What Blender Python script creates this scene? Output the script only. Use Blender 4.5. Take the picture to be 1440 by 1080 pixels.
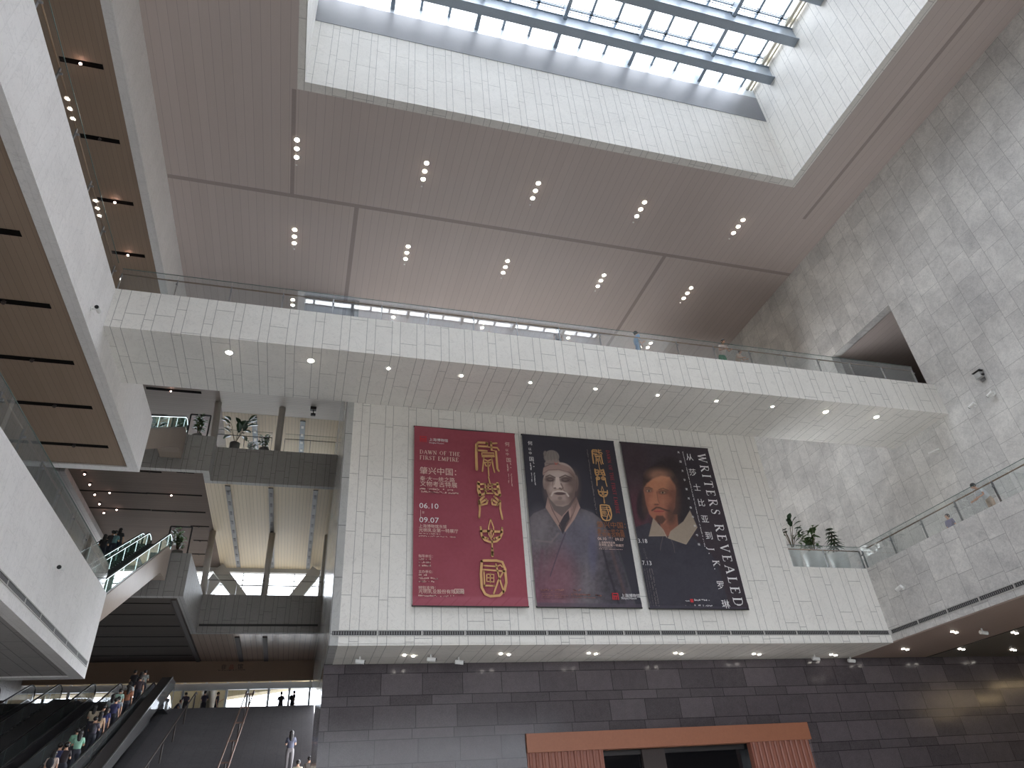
import bpy, math, random
import numpy as np
from mathutils import Vector, Matrix
SC = bpy.context.scene
for _o in list(bpy.data.objects): bpy.data.objects.remove(_o)
COL = SC.collection
# ------------------------------------------------------------------ camera
# calibrated from the vanishing points: rows are the camera's right / down / forward axes
def rodr(w):
    w = np.array(w, float); t = np.linalg.norm(w); k = w/t
    K = np.array([[0,-k[2],k[1]],[k[2],0,-k[0]],[-k[1],k[0],0]])
    return np.eye(3)+math.sin(t)*K+(1-math.cos(t))*K@K
R3 = rodr([-0.59442001,-0.28595452,0.01310837])@np.array([[1,0,0],[0,0,-1],[0,1,0]],float)
FPX = 964.685
EYE = 1.6                       # everything is built with the eye at z = 0, then lifted so the ground floor is z = 0
cam_d = bpy.data.cameras.new('camera'); cam = bpy.data.objects.new('camera', cam_d); COL.objects.link(cam)
cam_d.sensor_width = 36; cam_d.lens = FPX/1440*36; cam_d.clip_end = 500
M = Matrix.Identity(4)
for i in range(3):
    M[i][0] = R3[0,i]; M[i][1] = -R3[1,i]; M[i][2] = -R3[2,i]
cam.matrix_world = M
SC.camera = cam
def at(px, py, ax, v):          # the point of the plane (axis = v) seen at photo pixel (px, py)
    r = R3.T@np.array([(px-720)/FPX, (py-540)/FPX, 1.0])
    return r*(v/r['xyz'.index(ax)])
# ------------------------------------------------------------------ world, light, exposure
SKY = 1.0
w = bpy.data.worlds.new('sky'); SC.world = w; w.use_nodes = True
nt = w.node_tree; bg = nt.nodes['Background']
tc = nt.nodes.new('ShaderNodeTexCoord'); ns = nt.nodes.new('ShaderNodeTexNoise'); ns.inputs['Scale'].default_value = 2.2
nt.links.new(tc.outputs['Generated'], ns.inputs['Vector'])
cr = nt.nodes.new('ShaderNodeValToRGB'); cr.color_ramp.elements[0].color = (0.86,0.92,1.0,1); cr.color_ramp.elements[1].color = (.96,.98,1.0,1)
cr.color_ramp.elements[0].position = .38; cr.color_ramp.elements[1].position = .6
nt.links.new(ns.outputs['Fac'], cr.inputs['Fac']); nt.links.new(cr.outputs['Color'], bg.inputs['Color'])
bg.inputs['Strength'].default_value = SKY
def portal(name, loc, rot, sx, sy):
    l = bpy.data.lights.new(name, 'AREA'); l.shape = 'RECTANGLE'; l.size = sx; l.size_y = sy
    l.cycles.is_portal = True
    o = bpy.data.objects.new(name, l); o.location = loc; o.rotation_euler = rot; COL.objects.link(o)
portal('daylight_portal', (10.7, 6.5, 37.9), (0,0,0), 27, 27)
portal('daylight_portal', (-9, 65.2, 19), (math.radians(-90),0,0), 22, 20.5)
portal('daylight_portal', (6, -14.3, 5.25), (math.radians(90),0,0), 36, 6.5)  # portal of the added south glazing
SC.view_settings.view_transform = 'Standard'; SC.view_settings.look = 'None'
SC.view_settings.gamma = 1; SC.view_settings.use_curve_mapping = False
SC.view_settings.exposure = 3.3
SC.cycles.max_bounces = 10; SC.cycles.diffuse_bounces = 7; SC.cycles.glossy_bounces = 4
SC.cycles.transparent_max_bounces = 16; SC.cycles.caustics_reflective = False; SC.cycles.caustics_refractive = False
SC.cycles.sample_clamp_indirect = 8
# ------------------------------------------------------------------ materials
def lin(r, g, b):
    f = lambda c: (c/255/12.92 if c/255 <= .04045 else ((c/255+.055)/1.055)**2.4)
    return (f(r), f(g), f(b), 1)
class X:                        # tiny math-node wrapper
    def __init__(s, nt, v): s.nt = nt; s.v = v
    def op(s, o, b=None, c=None):
        n = s.nt.nodes.new('ShaderNodeMath'); n.operation = o
        for i, q in enumerate((s, b, c)):
            if q is None: continue
            q = q.v if isinstance(q, X) else q
            if isinstance(q, (int, float)): n.inputs[i].default_value = q
            else: s.nt.links.new(q, n.inputs[i])
        return X(s.nt, n.outputs[0])
    def __add__(s, b): return s.op('ADD', b)
    def __sub__(s, b): return s.op('SUBTRACT', b)
    def __mul__(s, b): return s.op('MULTIPLY', b)
    def __truediv__(s, b): return s.op('DIVIDE', b)
    def floor(s): return s.op('FLOOR')
    def mod(s, b): return s.op('FLOORED_MODULO', b)
    def gt(s, b): return s.op('GREATER_THAN', b)
    def lt(s, b): return s.op('LESS_THAN', b)
    def mx(s, b): return s.op('MAXIMUM', b)
    def mn(s, b): return s.op('MINIMUM', b)
    def ab(s): return s.op('ABSOLUTE')
def newmat(name, rough=.6, metal=0, spec=.5, color=None):
    m = bpy.data.materials.new(name); m.use_nodes = True; b = m.node_tree.nodes['Principled BSDF']
    b.inputs['Roughness'].default_value = rough; b.inputs['Metallic'].default_value = metal
    b.inputs['Specular IOR Level'].default_value = spec
    if color: b.inputs['Base Color'].default_value = color
    return m, m.node_tree, b
def coords(nt):                 # object coordinates and the surface's own u, v (world metres)
    tc = nt.nodes.new('ShaderNodeTexCoord'); sp = nt.nodes.new('ShaderNodeSeparateXYZ'); nt.links.new(tc.outputs['Object'], sp.inputs[0])
    ge = nt.nodes.new('ShaderNodeNewGeometry'); sn = nt.nodes.new('ShaderNodeSeparateXYZ'); nt.links.new(ge.outputs['True Normal'], sn.inputs[0])
    x, y, z = [X(nt, sp.outputs[i]) for i in range(3)]
    nx = X(nt, sn.outputs[0]).ab().gt(.5); nz = X(nt, sn.outputs[2]).ab().gt(.5)
    u = nx*(y-x)+x              # faces looking along X run along y, the others along x
    v = nz*(y-z)+z
    return tc.outputs['Object'], u, v
def noise(nt, vec, scale, detail=4, rough=.55, dist=0):
    n = nt.nodes.new('ShaderNodeTexNoise'); n.inputs['Scale'].default_value = scale; n.inputs['Detail'].default_value = detail
    n.inputs['Roughness'].default_value = rough; n.inputs['Distortion'].default_value = dist
    nt.links.new(vec, n.inputs['Vector']); return X(nt, n.outputs['Fac'])
def white(nt, a, b):
    c = nt.nodes.new('ShaderNodeCombineXYZ'); nt.links.new(a.v, c.inputs[0]); nt.links.new(b.v, c.inputs[1])
    n = nt.nodes.new('ShaderNodeTexWhiteNoise'); n.noise_dimensions = '2D'; nt.links.new(c.outputs[0], n.inputs['Vector']); return X(nt, n.outputs['Value'])
def mixc(nt, fac, a, b):
    n = nt.nodes.new('ShaderNodeMix'); n.data_type = 'RGBA'
    f = n.inputs[0]
    if isinstance(fac, X): nt.links.new(fac.v, f)
    else: f.default_value = fac
    for q, i in ((a, 6), (b, 7)):
        if isinstance(q, tuple): n.inputs[i].default_value = q
        else: nt.links.new(q, n.inputs[i])
    return n.outputs[2]
def stone(name, c1, c2, rough=.55, jw=.014, jf=.42, P=.93, W=.62, course=1.9, blotch=.35, spec=.4, swap=False):
    m, nt, b = newmat(name, rough, spec=spec)
    vec, u, v = coords(nt)
    if swap: u, v = v, u
    um = u.mod(P); col = (u/P).floor()*2+um.gt(W)
    cm = um.mn((um-W).ab()).mn((um-P).ab())
    off = white(nt, col, col*0+3)*course
    vv = v+off; row = (vv/course).floor(); vm = vv.mod(course); vm = vm.mn((vm-course).ab())
    joint = cm.mn(vm).lt(jw)
    tint = white(nt, col, row)
    n1 = noise(nt, vec, .55, 5, .6, .6); n2 = noise(nt, vec, 5, 6, .65, 1.2); n3 = noise(nt, vec, 22, 3)
    veins = (noise(nt, vec, 1.6, 5, .6, 2.0)-.5).ab().lt(.012)
    f = (n1-.5)*blotch*2.2+(n2-.5)*1.3*blotch+(n3-.5)*.9*blotch+tint*.35*blotch+.45
    c = mixc(nt, f.mn(1).mx(0), c1, c2)
    c = mixc(nt, veins*.22, c, tuple(q*.6 for q in c1[:3])+(1,))
    c = mixc(nt, joint*(1-jf) if False else X(nt, joint.v)*(1-jf), c, (.03,.03,.03,1))
    nt.links.new(c, b.inputs['Base Color'])
    return m
def wood(name, c1, c2, width=.2, axis='y', rough=.5, jw=.012, seam=None, jf=.55):   # boards running along the named axis
    m, nt, b = newmat(name, rough, spec=.35)
    vec, u, v = coords(nt)
    tc = nt.nodes.new('ShaderNodeSeparateXYZ'); nt.links.new(vec, tc.inputs[0])
    a = X(nt, tc.outputs[0 if axis == 'y' else 1])
    am = a.mod(width); joint = am.lt(jw); bd = (a/width).floor()
    t = white(nt, bd, bd*0+1)
    mp = nt.nodes.new('ShaderNodeMapping'); mp.inputs['Scale'].default_value = (6,.6,6) if axis == 'y' else (.6,6,6)
    nt.links.new(vec, mp.inputs['Vector']); n = noise(nt, mp.outputs[0], 1.6, 5)
    n0 = noise(nt, vec, 40, 2)
    c = mixc(nt, (t*.3+n*.5+n0*.2), c1, c2)
    c = mixc(nt, joint*jf, c, (.02,.016,.014,1))
    nt.links.new(c, b.inputs['Base Color'])
    return m
def granite(name):
    m, nt, b = newmat(name, .2, spec=.22)
    vec, u, v = coords(nt)
    P = 1.08; vm = v.mod(P); big = vm.gt(.33); row = (v/P).floor()*2+big
    vj = vm.mn((vm-.33).ab()).mn((vm-P).ab())
    uu = u+white(nt, row, row*0+7)*1.5; um = uu.mod(1.5); uj = um.mn((um-1.5).ab())
    joint = vj.mn(uj).lt(.012)
    t = white(nt, (uu/1.5).floor(), row)
    n3 = noise(nt, vec, 45, 3, .7); n2 = noise(nt, vec, 3, 5)
    c = mixc(nt, (t*.5+(n3-.5)*1.4+n2*.4).mn(1).mx(0), lin(68,63,66), lin(106,99,102))
    c = mixc(nt, joint*.75, c, (.012,.012,.013,1))
    nt.links.new(c, b.inputs['Base Color'])
    r = t*.08+.12; nt.links.new(r.v, b.inputs['Roughness'])
    return m
def glass(name, tint=(1,1,1,1), boost=1.0, rough=0.0, dirt=.0, dc=(.7,.75,.78,1)):
    m = bpy.data.materials.new(name); m.use_nodes = True; nt = m.node_tree; nt.nodes.remove(nt.nodes['Principled BSDF'])
    out = nt.nodes['Material Output']; tr = nt.nodes.new('ShaderNodeBsdfTransparent'); tr.inputs[0].default_value = tint
    gl = nt.nodes.new('ShaderNodeBsdfGlossy'); gl.inputs['Roughness'].default_value = rough
    fr = nt.nodes.new('ShaderNodeLayerWeight'); fr.inputs['Blend'].default_value = .5
    f = ((X(nt, fr.outputs['Facing']).op('POWER', 5)*.95+.045)*boost).mn(1)
    mx = nt.nodes.new('ShaderNodeMixShader'); nt.links.new(f.v, mx.inputs[0]); nt.links.new(tr.outputs[0], mx.inputs[1]); nt.links.new(gl.outputs[0], mx.inputs[2])
    last = mx.outputs[0]
    if dirt:
        di = nt.nodes.new('ShaderNodeBsdfDiffuse'); di.inputs[0].default_value = dc
        m2 = nt.nodes.new('ShaderNodeMixShader'); m2.inputs[0].default_value = dirt
        nt.links.new(last, m2.inputs[1]); nt.links.new(di.outputs[0], m2.inputs[2]); last = m2.outputs[0]
    nt.links.new(last, out.inputs['Surface']); return m
def emis(name, c, s):
    m, nt, b = newmat(name, .5, color=(.8,.8,.8,1)); b.inputs['Emission Color'].default_value = c; b.inputs['Emission Strength'].default_value = s; return m
def plain(name, c, rough=.6, metal=0, spec=.5, var=.12, scale=14):
    m, nt, b = newmat(name, rough, metal, spec)
    tc = nt.nodes.new('ShaderNodeTexCoord'); n = noise(nt, tc.outputs['Object'], scale, 3)
    o = mixc(nt, n, tuple(q*(1-var) for q in c[:3])+(1,), tuple(min(1, q*(1+var)) for q in c[:3])+(1,))
    nt.links.new(o, b.inputs['Base Color']); return m
MT = dict(
 stone=stone('pale_limestone', lin(212,209,203), lin(238,235,229), jw=.011, jf=.5, course=2.3),
 stone_smooth=stone('smooth_limestone', lin(214,211,209), lin(240,237,235), jf=.93),
 stone_rough=stone('bush_hammered_limestone', lin(166,164,163), lin(226,223,218), P=1.8, W=1.1, course=1.2, blotch=.66, jw=.011, jf=.62),
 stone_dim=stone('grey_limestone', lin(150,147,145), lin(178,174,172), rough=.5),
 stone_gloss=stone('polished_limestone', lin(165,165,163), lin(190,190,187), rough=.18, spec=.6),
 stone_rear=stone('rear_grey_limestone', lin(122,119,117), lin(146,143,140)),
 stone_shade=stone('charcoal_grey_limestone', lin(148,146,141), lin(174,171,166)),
 rim=plain('limestone_edge', lin(176,174,170), .6),
 ceil=wood('umber_ceiling_board', lin(186,173,167), lin(198,185,179), width=.4, axis='y', jw=.018, jf=.28),
 soffit=wood('walnut_soffit_board', lin(142,123,106), lin(158,138,121), width=.2, axis='y', jw=.01, jf=.4),
 soffit_x=wood('walnut_soffit_board_across', lin(132,120,112), lin(148,136,127), width=.3, axis='x', jw=.01, jf=.45),
 cream=wood('cream_ceiling_board', lin(192,176,148), lin(208,193,166), width=.25, axis='y', jw=.018, jf=.5),
 cream_x=wood('pale_ceiling_board_across', lin(214,209,203), lin(226,221,215), width=.25, axis='x', jw=.018, jf=.4),
 clad=wood('brown_metal_cladding', lin(130,118,108), lin(146,133,122), width=1.0, axis='x', jw=.012, rough=.35, jf=.4),
 granite=granite('dark_granite'),
 floor=stone('floor_stone', lin(206,203,198), lin(220,217,212), rough=.3, P=1.2, W=.6, course=1.2, jf=.8),
 stair=stone('grey_granite_step', lin(74,72,76), lin(96,94,98), rough=.55, P=1.2, W=.6, course=5, jf=.8),
 steel=plain('blue_grey_steel', lin(150,160,170), .35, .2),
 steel_lt=plain('pale_aluminium', lin(190,198,204), .35, .4),
 grey_panel=plain('grey_metal_panel', lin(122,123,128), .45, var=.04, scale=3),
 brass=plain('bronze_rail', lin(150,122,96), .3, .6),
 bronze_dim=plain('dull_bronze', lin(112,88,78), .45, .3), stainless=plain('stainless_steel', lin(150,150,152), .3, .8),
 void=plain('slot_black', lin(26,23,22), .95, spec=.05), dark=plain('black_metal', lin(38,36,36), .5), dark2=plain('charcoal_slot', lin(60,52,50), .6),
 white=plain('white_plastic', lin(225,225,222), .4), rubber=plain('black_rubber', lin(28,28,30), .5),
 glass=glass('clear_glass', (.95,.97,.97,1), 2.2, dirt=.03), skyglass=glass('skylight_glass', (.97,.98,1,1), 1),
 glass_low=glass('low_iron_glass', (.97,.98,.98,1), .15),
 green=glass('green_glass', (.72,.90,.84,1), 1.6, dirt=.05, dc=(.5,.8,.7,1)), edge=emis('lit_glass_edge', (.8,.95,1,1), .3),
 rimg=plain('glass_edge', lin(96,112,108), .2),
 lamp=emis('warm_lamp', (1,.88,.72,1), 7), lamp_pink=emis('pink_spot', (1,.62,.5,1), 5), lamp_w=emis('lamp_white', (1,.93,.84,1), 3),
 cove=emis('warm_cove_light', (1,.74,.40,1), 1.6),
 orange=plain('terracotta_panel', lin(158,102,76), .5), orange2=plain('fluted_terracotta', lin(148,96,80), .5),
 glossdark=plain('black_glass', lin(22,22,25), .08), leaf=plain('dark_green_leaf', lin(48,70,46), .4, var=.4, scale=9),
 leaf2=plain('mid_green_leaf', lin(74,98,56), .4, var=.35, scale=9), bark=plain('plant_stem', lin(88,74,54), .8), soil=plain('potting_soil', lin(45,36,30), .9),
 pot=plain('white_pot', lin(216,218,216), .35), pot2=plain('grey_pot', lin(120,118,116), .5),
 skin=plain('skin', lin(205,160,134), .5), hair=plain('black_hair', lin(26,22,22), .45), shoe=plain('shoe', lin(60,58,60), .5), grille=plain('grille_metal', lin(120,120,120), .5),
 brick=plain('sign_ink', lin(52,40,38), .6), redink=plain('sign_red', lin(150,60,40), .6), bagm=plain('bag', lin(36,36,40), .6),
)
# ------------------------------------------------------------------ mesh helpers
class MB:
    def __init__(s): s.v = []; s.f = []
    def add(s, vs, fs):
        n = len(s.v); s.v += [tuple(map(float, p)) for p in vs]; s.f += [tuple(i+n for i in f) for f in fs]; return s
    def box(s, x0, x1, y0, y1, z0, z1):
        if x1 < x0: x0, x1 = x1, x0
        if y1 < y0: y0, y1 = y1, y0
        if z1 < z0: z0, z1 = z1, z0
        return s.add([(x0,y0,z0),(x1,y0,z0),(x1,y1,z0),(x0,y1,z0),(x0,y0,z1),(x1,y0,z1),(x1,y1,z1),(x0,y1,z1)],
                     [(0,3,2,1),(4,5,6,7),(0,1,5,4),(1,2,6,5),(2,3,7,6),(3,0,4,7)])
    def tube(s, pts, r, n=8, r2=None):
        pts = [Vector(p) for p in pts]; rings = []; base = len(s.v); up = None
        for i, p in enumerate(pts):
            d = (pts[min(i+1, len(pts)-1)]-pts[max(i-1, 0)]).normalized()
            if up is None: up = Vector((0,0,1)) if abs(d.z) < .9 else Vector((1,0,0))
            a = d.cross(up).normalized(); b = d.cross(a).normalized(); up = -b if False else up
            rr = r if r2 is None else r+(r2-r)*i/(len(pts)-1)
            rings.append([p+a*math.cos(t)*rr+b*math.sin(t)*rr for t in [2*math.pi*k/n for k in range(n)]])
        vs = [q for ring in rings for q in ring]; fs = []
        for i in range(len(pts)-1):
            for k in range(n): fs.append((i*n+k, i*n+(k+1) % n, (i+1)*n+(k+1) % n, (i+1)*n+k))
        fs.append(tuple(range(n))[::-1]); fs.append(tuple((len(pts)-1)*n+k for k in range(n)))
        return s.add(vs, fs)
    def bar(s, p, q, w, h):     # rectangular bar between two points, w sideways, h up
        p, q = Vector(p), Vector(q); d = (q-p).normalized(); up = Vector((0,0,1)) if abs(d.z) < .95 else Vector((0,1,0))
        a = d.cross(up).normalized()*w/2; b = a.cross(d).normalized()*h/2
        vs = [p-a-b, p+a-b, p+a+b, p-a+b, q-a-b, q+a-b, q+a+b, q-a+b]
        return s.add(vs, [(0,3,2,1),(4,5,6,7),(0,1,5,4),(1,2,6,5),(2,3,7,6),(3,0,4,7)])
    def prism(s, poly, ax, a, b):   # polygon in the plane of the two other axes, extruded along ax from a to b
        def P(p, t): return {'x': (t,p[0],p[1]), 'y': (p[0],t,p[1]), 'z': (p[0],p[1],t)}[ax]
        n = len(poly)
        return s.add([P(p, a) for p in poly]+[P(p, b) for p in poly],
                     [tuple(range(n)), tuple(range(2*n-1, n-1, -1))]+[(i, i+n, (i+1) % n+n, (i+1) % n) for i in range(n)])
    def lathe(s, prof, c=(0,0,0), n=20):
        vs = []; fs = []
        for r, z in prof: vs += [(c[0]+r*math.cos(2*math.pi*k/n), c[1]+r*math.sin(2*math.pi*k/n), c[2]+z) for k in range(n)]
        for i in range(len(prof)-1):
            for k in range(n): fs.append((i*n+k, i*n+(k+1) % n, (i+1)*n+(k+1) % n, (i+1)*n+k))
        fs.append(tuple(range(n))[::-1]); fs.append(tuple((len(prof)-1)*n+k for k in range(n)))
        return s.add(vs, fs)
    def ell(s, c, r, n=10, m=8):
        vs = [(c[0], c[1], c[2]-r[2])]; fs = []
        for i in range(1, m):
            t = math.pi*i/m-math.pi/2
            vs += [(c[0]+r[0]*math.cos(t)*math.cos(2*math.pi*k/n), c[1]+r[1]*math.cos(t)*math.sin(2*math.pi*k/n), c[2]+r[2]*math.sin(t)) for k in range(n)]
        vs.append((c[0], c[1], c[2]+r[2]))
        for k in range(n): fs.append((0, 1+(k+1) % n, 1+k)); fs.append((len(vs)-1, 1+(m-2)*n+k, 1+(m-2)*n+(k+1) % n))
        for i in range(m-2):
            for k in range(n): fs.append((1+i*n+k, 1+i*n+(k+1) % n, 1+(i+1)*n+(k+1) % n, 1+(i+1)*n+k))
        return s.add(vs, fs)
    def build(s, name, mat, parent=None, smooth=False, fix=True):
        off = Vector((0,0,0)); q = parent
        while q is not None: off += q.location; q = q.parent
        me = bpy.data.meshes.new(name); me.from_pydata([tuple(Vector(p)-off) for p in s.v], [], s.f)
        if fix:
            import bmesh
            bm = bmesh.new(); bm.from_mesh(me); bmesh.ops.recalc_face_normals(bm, faces=bm.faces); bm.to_mesh(me); bm.free()
        if smooth:
            for p in me.polygons: p.use_smooth = True
        if mat: me.materials.append(MT[mat] if isinstance(mat, str) else mat)
        o = bpy.data.objects.new(name, me); COL.objects.link(o); o.parent = parent
        return o
def tag(o, label=None, cat=None, group=None, kind=None):
    if label: o['label'] = label
    if cat: o['category'] = cat
    if group: o['group'] = group
    if kind: o['kind'] = kind
    return o
def empty(name, loc, rz=0):
    o = bpy.data.objects.new(name, None); COL.objects.link(o); o.location = loc; o.rotation_euler[2] = rz; o.empty_display_size = .2; return o
def S(name, mb, mat, label=None, parent=None):      # a piece of the setting
    o = mb.build(name, mat, parent)
    if parent is None: o['kind'] = 'structure'
    if label: o['label'] = label
    return o
def copy_tree(o, parent=None):
    c = o.copy(); COL.objects.link(c); c.parent = parent
    for ch in list(o.children): copy_tree(ch, c)
    return c
ORD = ['first','second','third','fourth','fifth','sixth','seventh','eighth','ninth','tenth','eleventh','twelfth','thirteenth','fourteenth','fifteenth','sixteenth','seventeenth','eighteenth','nineteenth']
random.seed(7)
# ------------------------------------------------------------------ big dimensions (eye at 0)
GZ = -EYE; F2 = 8.72; F3 = 16.7; HC = 29.05
XR = 28.09; XB = -7.25; XE = -7.16; XF = 23.53; YW = 24.0
WXL = .91; SOUTH = -14; WEST = -16; ZL = 8.72; YL = 52.6; SLOPE = math.tan(math.radians(22.6))
def box(*a): return MB().box(*a)
S('floor', box(WEST-4, 50, SOUTH, 27, GZ-.4, GZ), 'floor', 'pale stone ground floor of the hall')
S('wall_south', MB().box(WEST-4, -12, SOUTH-.5, SOUTH, GZ, HC).box(24, XR+.6, SOUTH-.5, SOUTH, GZ, HC).box(-12, 24, SOUTH-.5, SOUTH, 8.5, HC).box(-12, 24, SOUTH-.5, SOUTH, GZ, 2), 'stone', 'pale stone wall behind the viewer')
wf = empty('added_window', (6, SOUTH, 2)); tag(wf, 'tall added glazed front behind the viewer, lighting the banner wall', kind='structure')  # unseen glazing, added so daylight reaches the banner wall from the south
m = MB()
for k in range(13): m.box(-12+3*k-.08, -12+3*k+.08, SOUTH-.35, SOUTH-.1, 2, 8.5)
for z in (6,): m.box(-12, 24, SOUTH-.3, SOUTH-.2, z-.05, z+.05)
m.build('mullion', 'steel_lt', wf)
box(-12, 24, SOUTH-.26, SOUTH-.24, 2, 8.5).build('glass_pane', 'skyglass', wf)
S('wall_west', box(WEST-4.5, WEST-4, SOUTH, 68, GZ, HC), 'stone_dim', 'far left stone wall behind the galleries')
S('wall_north_bridge', box(WXL+.4, 20, 36.3, 36.7, 15.2, HC), 'stone', 'stone wall behind the footbridge below the ceiling')
# right wall with the opening the bridge runs into
m = MB()
m.box(XR, XR+.55, SOUTH, 20.9, 5.9, HC); m.box(XR, XR+.55, 20.9, 25.6, 22.06, HC); m.box(XR, XR+.55, 20.9, 25.6, 5.9, F3); m.box(XR, XR+.55, 25.6, 38, 5.9, HC)
S('wall_east', m, 'stone_rough', 'tall mottled grey stone wall on the right')
S('ceiling_recess', box(XR+.5, XR+9, 19, 33, 22.06, 22.3), 'ceil', 'brown soffit inside the opening in the right wall')
S('wall_recess', MB().box(XR+9, XR+9.3, 19, 33, F3, 22.3).box(XR+.5, XR+9, 32.7, 33, F3, 22.3).box(XR+.5, XR+9.3, 18.7, 19, F3, 22.3), 'stone_dim')
S('floor_recess', box(XR+.5, XR+9.3, 18.7, 33, F3-.3, F3), 'floor')
# banner wall, thick block behind it
S('wall_north', MB().box(WXL+.3, 19.78, YW, YW+2.7, 5.78, 15.16).box(WXL+.3, XF, YW, YW+.02, 5.73, 5.79).box(19.78, XF, YW, YW+.35, 5.78, 8.85), 'stone', 'pale stone wall that carries the three banners')
S('wall_side_granite', box(WXL, WXL+.3, 26.7, 34, GZ, 5.78), 'granite')
S('wall_north_side', MB().box(WXL, WXL+.3, YW+.002, 34, 5.74, 15.16).box(1.35, 1.6, 34, 65, 8.7, HC), 'stone_gloss', 'polished stone end wall running back beside the stair')
S('wall_granite', MB().box(WXL+.3, 8.22, 26.7, 27.1, GZ, 5.9).box(8.22, 20.3, 26.7, 27.1, 3.25, 5.9).box(20.3, 50, 26.7, 27.1, GZ, 5.9), 'granite', 'dark polished granite wall under the banner wall')
S('wall_lobby', MB().box(50, 50.3, SOUTH, 27, GZ, 6).box(XR, 50, SOUTH-.3, SOUTH, GZ, 6), 'stone_dim')
S('ceiling_lower', box(WXL+.3, XF+.02, YW+.02, 26.7, 5.73, 5.78), 'stone', 'stone soffit under the banner wall')
# balcony on the right
S('trim_1', box(XF, XF+.35, SOUTH, YW, 5.78, 8.85), 'stone_rough', 'pale stone parapet of the right balcony')
S('floor_balcony', MB().box(XF+.3, XR, SOUTH, YW, F2-.4, F2), 'floor')
S('floor_balcony_rear', box(19.78, XR, YW+.35, 36, F2-.4, F2), 'stair')
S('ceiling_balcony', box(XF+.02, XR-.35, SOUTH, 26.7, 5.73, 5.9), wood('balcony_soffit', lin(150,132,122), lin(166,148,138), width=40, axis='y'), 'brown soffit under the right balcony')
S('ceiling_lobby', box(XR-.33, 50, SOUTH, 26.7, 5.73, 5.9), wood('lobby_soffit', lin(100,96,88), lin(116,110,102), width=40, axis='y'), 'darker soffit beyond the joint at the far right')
S('trim_2', box(XR-.36, XR-.32, SOUTH, 26.7, 5.71, 5.8), 'dark', 'dark joint in the right soffit')
S('light_block_slab', box(20.1, XR-.01, 27.7, 34.4, 22.1, 22.5), 'stone_dim')  # unseen slab added to block daylight behind the right end of the bridge
S('wall_north_right', box(20.02, XR, 36.3, 36.7, 5.9, HC), 'stone_rough')
S('floor_upper', box(WXL+.4, XR, YW+.02, 36.4, 15.0, F3), 'stone_dim') if False else None
# ------------------------------------------------------------------ main ceiling and skylight well
WX0, WX1, WY0, WY1 = -2.47, 23.98, -6.9, 19.86      # outer rim
IX0, IX1, IY0, IY1 = -2.14, 23.56, -6.5, 19.42
m = MB()
m.box(-20, WX0, SOUTH, 45.9, HC, HC+.3); m.box(WX1, XR+.1, SOUTH, 37, HC, HC+.3)
m.box(WX0, WX1, WY1, 37, HC, HC+.3); m.box(WX0, 1.62, 37, 45.9, HC, HC+.3); m.box(WX0, WX1, SOUTH, WY0, HC, HC+.3)
S('ceiling', m, 'ceil', 'brown boarded ceiling around the skylight')
m = MB()
for y in (26.2,): m.box(-8.6, XR, y-.12, y+.12, HC-.004, HC+.01)
for x in (.75, 19.2): m.box(x-.12, x+.12, 26.2, 36.4, HC-.005, HC+.01)
m.box(-2.7, -2.5, 19.9, 26.2, HC-.005, HC+.01)
m.box(25.9, 26.1, SOUTH, 21.8, HC-.005, HC+.01); m.box(19.2, 26.1, 21.7, 21.9, HC-.006, HC+.01) if False else None
S('trim_3', m, plain('ceiling_joint', lin(158,145,139), .6), 'broad joints between ceiling fields')
m = MB()
ZT = 34.2
m.box(WX0, IX0, WY0, WY1, HC-.02, 37.9); m.box(IX1, WX1, WY0, WY1, HC-.02, 37.9)
m.box(IX0, IX1, IY1, WY1, HC-.02, ZT); m.box(IX0, IX1, WY0, IY0, HC-.02, 37.9); m.box(IX0, IX1, IY1+.1, WY1, ZT, 37.9)
S('wall_skylight_well', m, 'stone', 'bright stone walls of the skylight well')
S('trim_4', box(IX0, IX1, IY1-.02, IY1+.1, ZT, 36.5), 'grey_panel', 'grey blind box along the top of the well wall')
S('trim_5', box(IX0, IX1, IY1-.01, IY1+.1, 36.5, 37.55), 'steel_lt')
sky = empty('window_1', (10.7, 6.5, 37.6)); tag(sky, 'large glazed skylight with steel beams in the ceiling', kind='structure')
for k in range(10):
    y = 17.9-k*2.36
    if y < IY0: break
    box(IX0-.05, IX1+.05, y-.13, y+.13, 36.0, 37.15).build('steel_beam', 'steel', sky)
    MB().box(IX0, IX1, y-.26, y+.26, 35.97, 36.03).box(IX0, IX1, y-.2, y+.2, 37.12, 37.17).build('beam_flange', 'steel', sky)
m = MB(); nx = 18; xs = [1.56+1.515*k for k in range(-2, 15)]
for k in range(-1, 5): box(1.56+4.54*k-.11, 1.56+4.54*k+.11, IY0, IY1+.02, 36.85, 37.5).build('purlin', 'steel', sky) if IX0 < 1.56+4.54*k < IX1 else None
for i, x in enumerate(xs):
    if IX0 < x < IX1: box(x-.075, x+.075, IY0, IY1, 37.42, 37.62).build('glazing_bar', 'steel', sky)
yb = [17.9-k*2.36 for k in range(-1, 10)]
for y in yb:
    for yy in (y-.42, y+.42):
        if IY0 < yy < IY1: m.box(IX0, IX1, yy-.045, yy+.045, 37.42, 37.6)
m.build('glazing_bar', 'steel', sky)
m = MB()
for y in yb:
    for yy in (y-.30, y-.52, y-.6):
        if IY0 < yy < IY1: m.box(IX0, IX1, yy-.02, yy+.02, 37.39, 37.44)
m.build('blind_wire', 'steel', sky)
xx = [IX0]+[x for x in xs if IX0+.2 < x < IX1-.2]+[IX1]
m = MB()
for a, b_ in zip(xx, xx[1:]): m.box(a+.02, b_-.02, IY0, IY1, 37.60, 37.62)
m.build('glass_pane', 'skyglass', sky)
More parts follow.
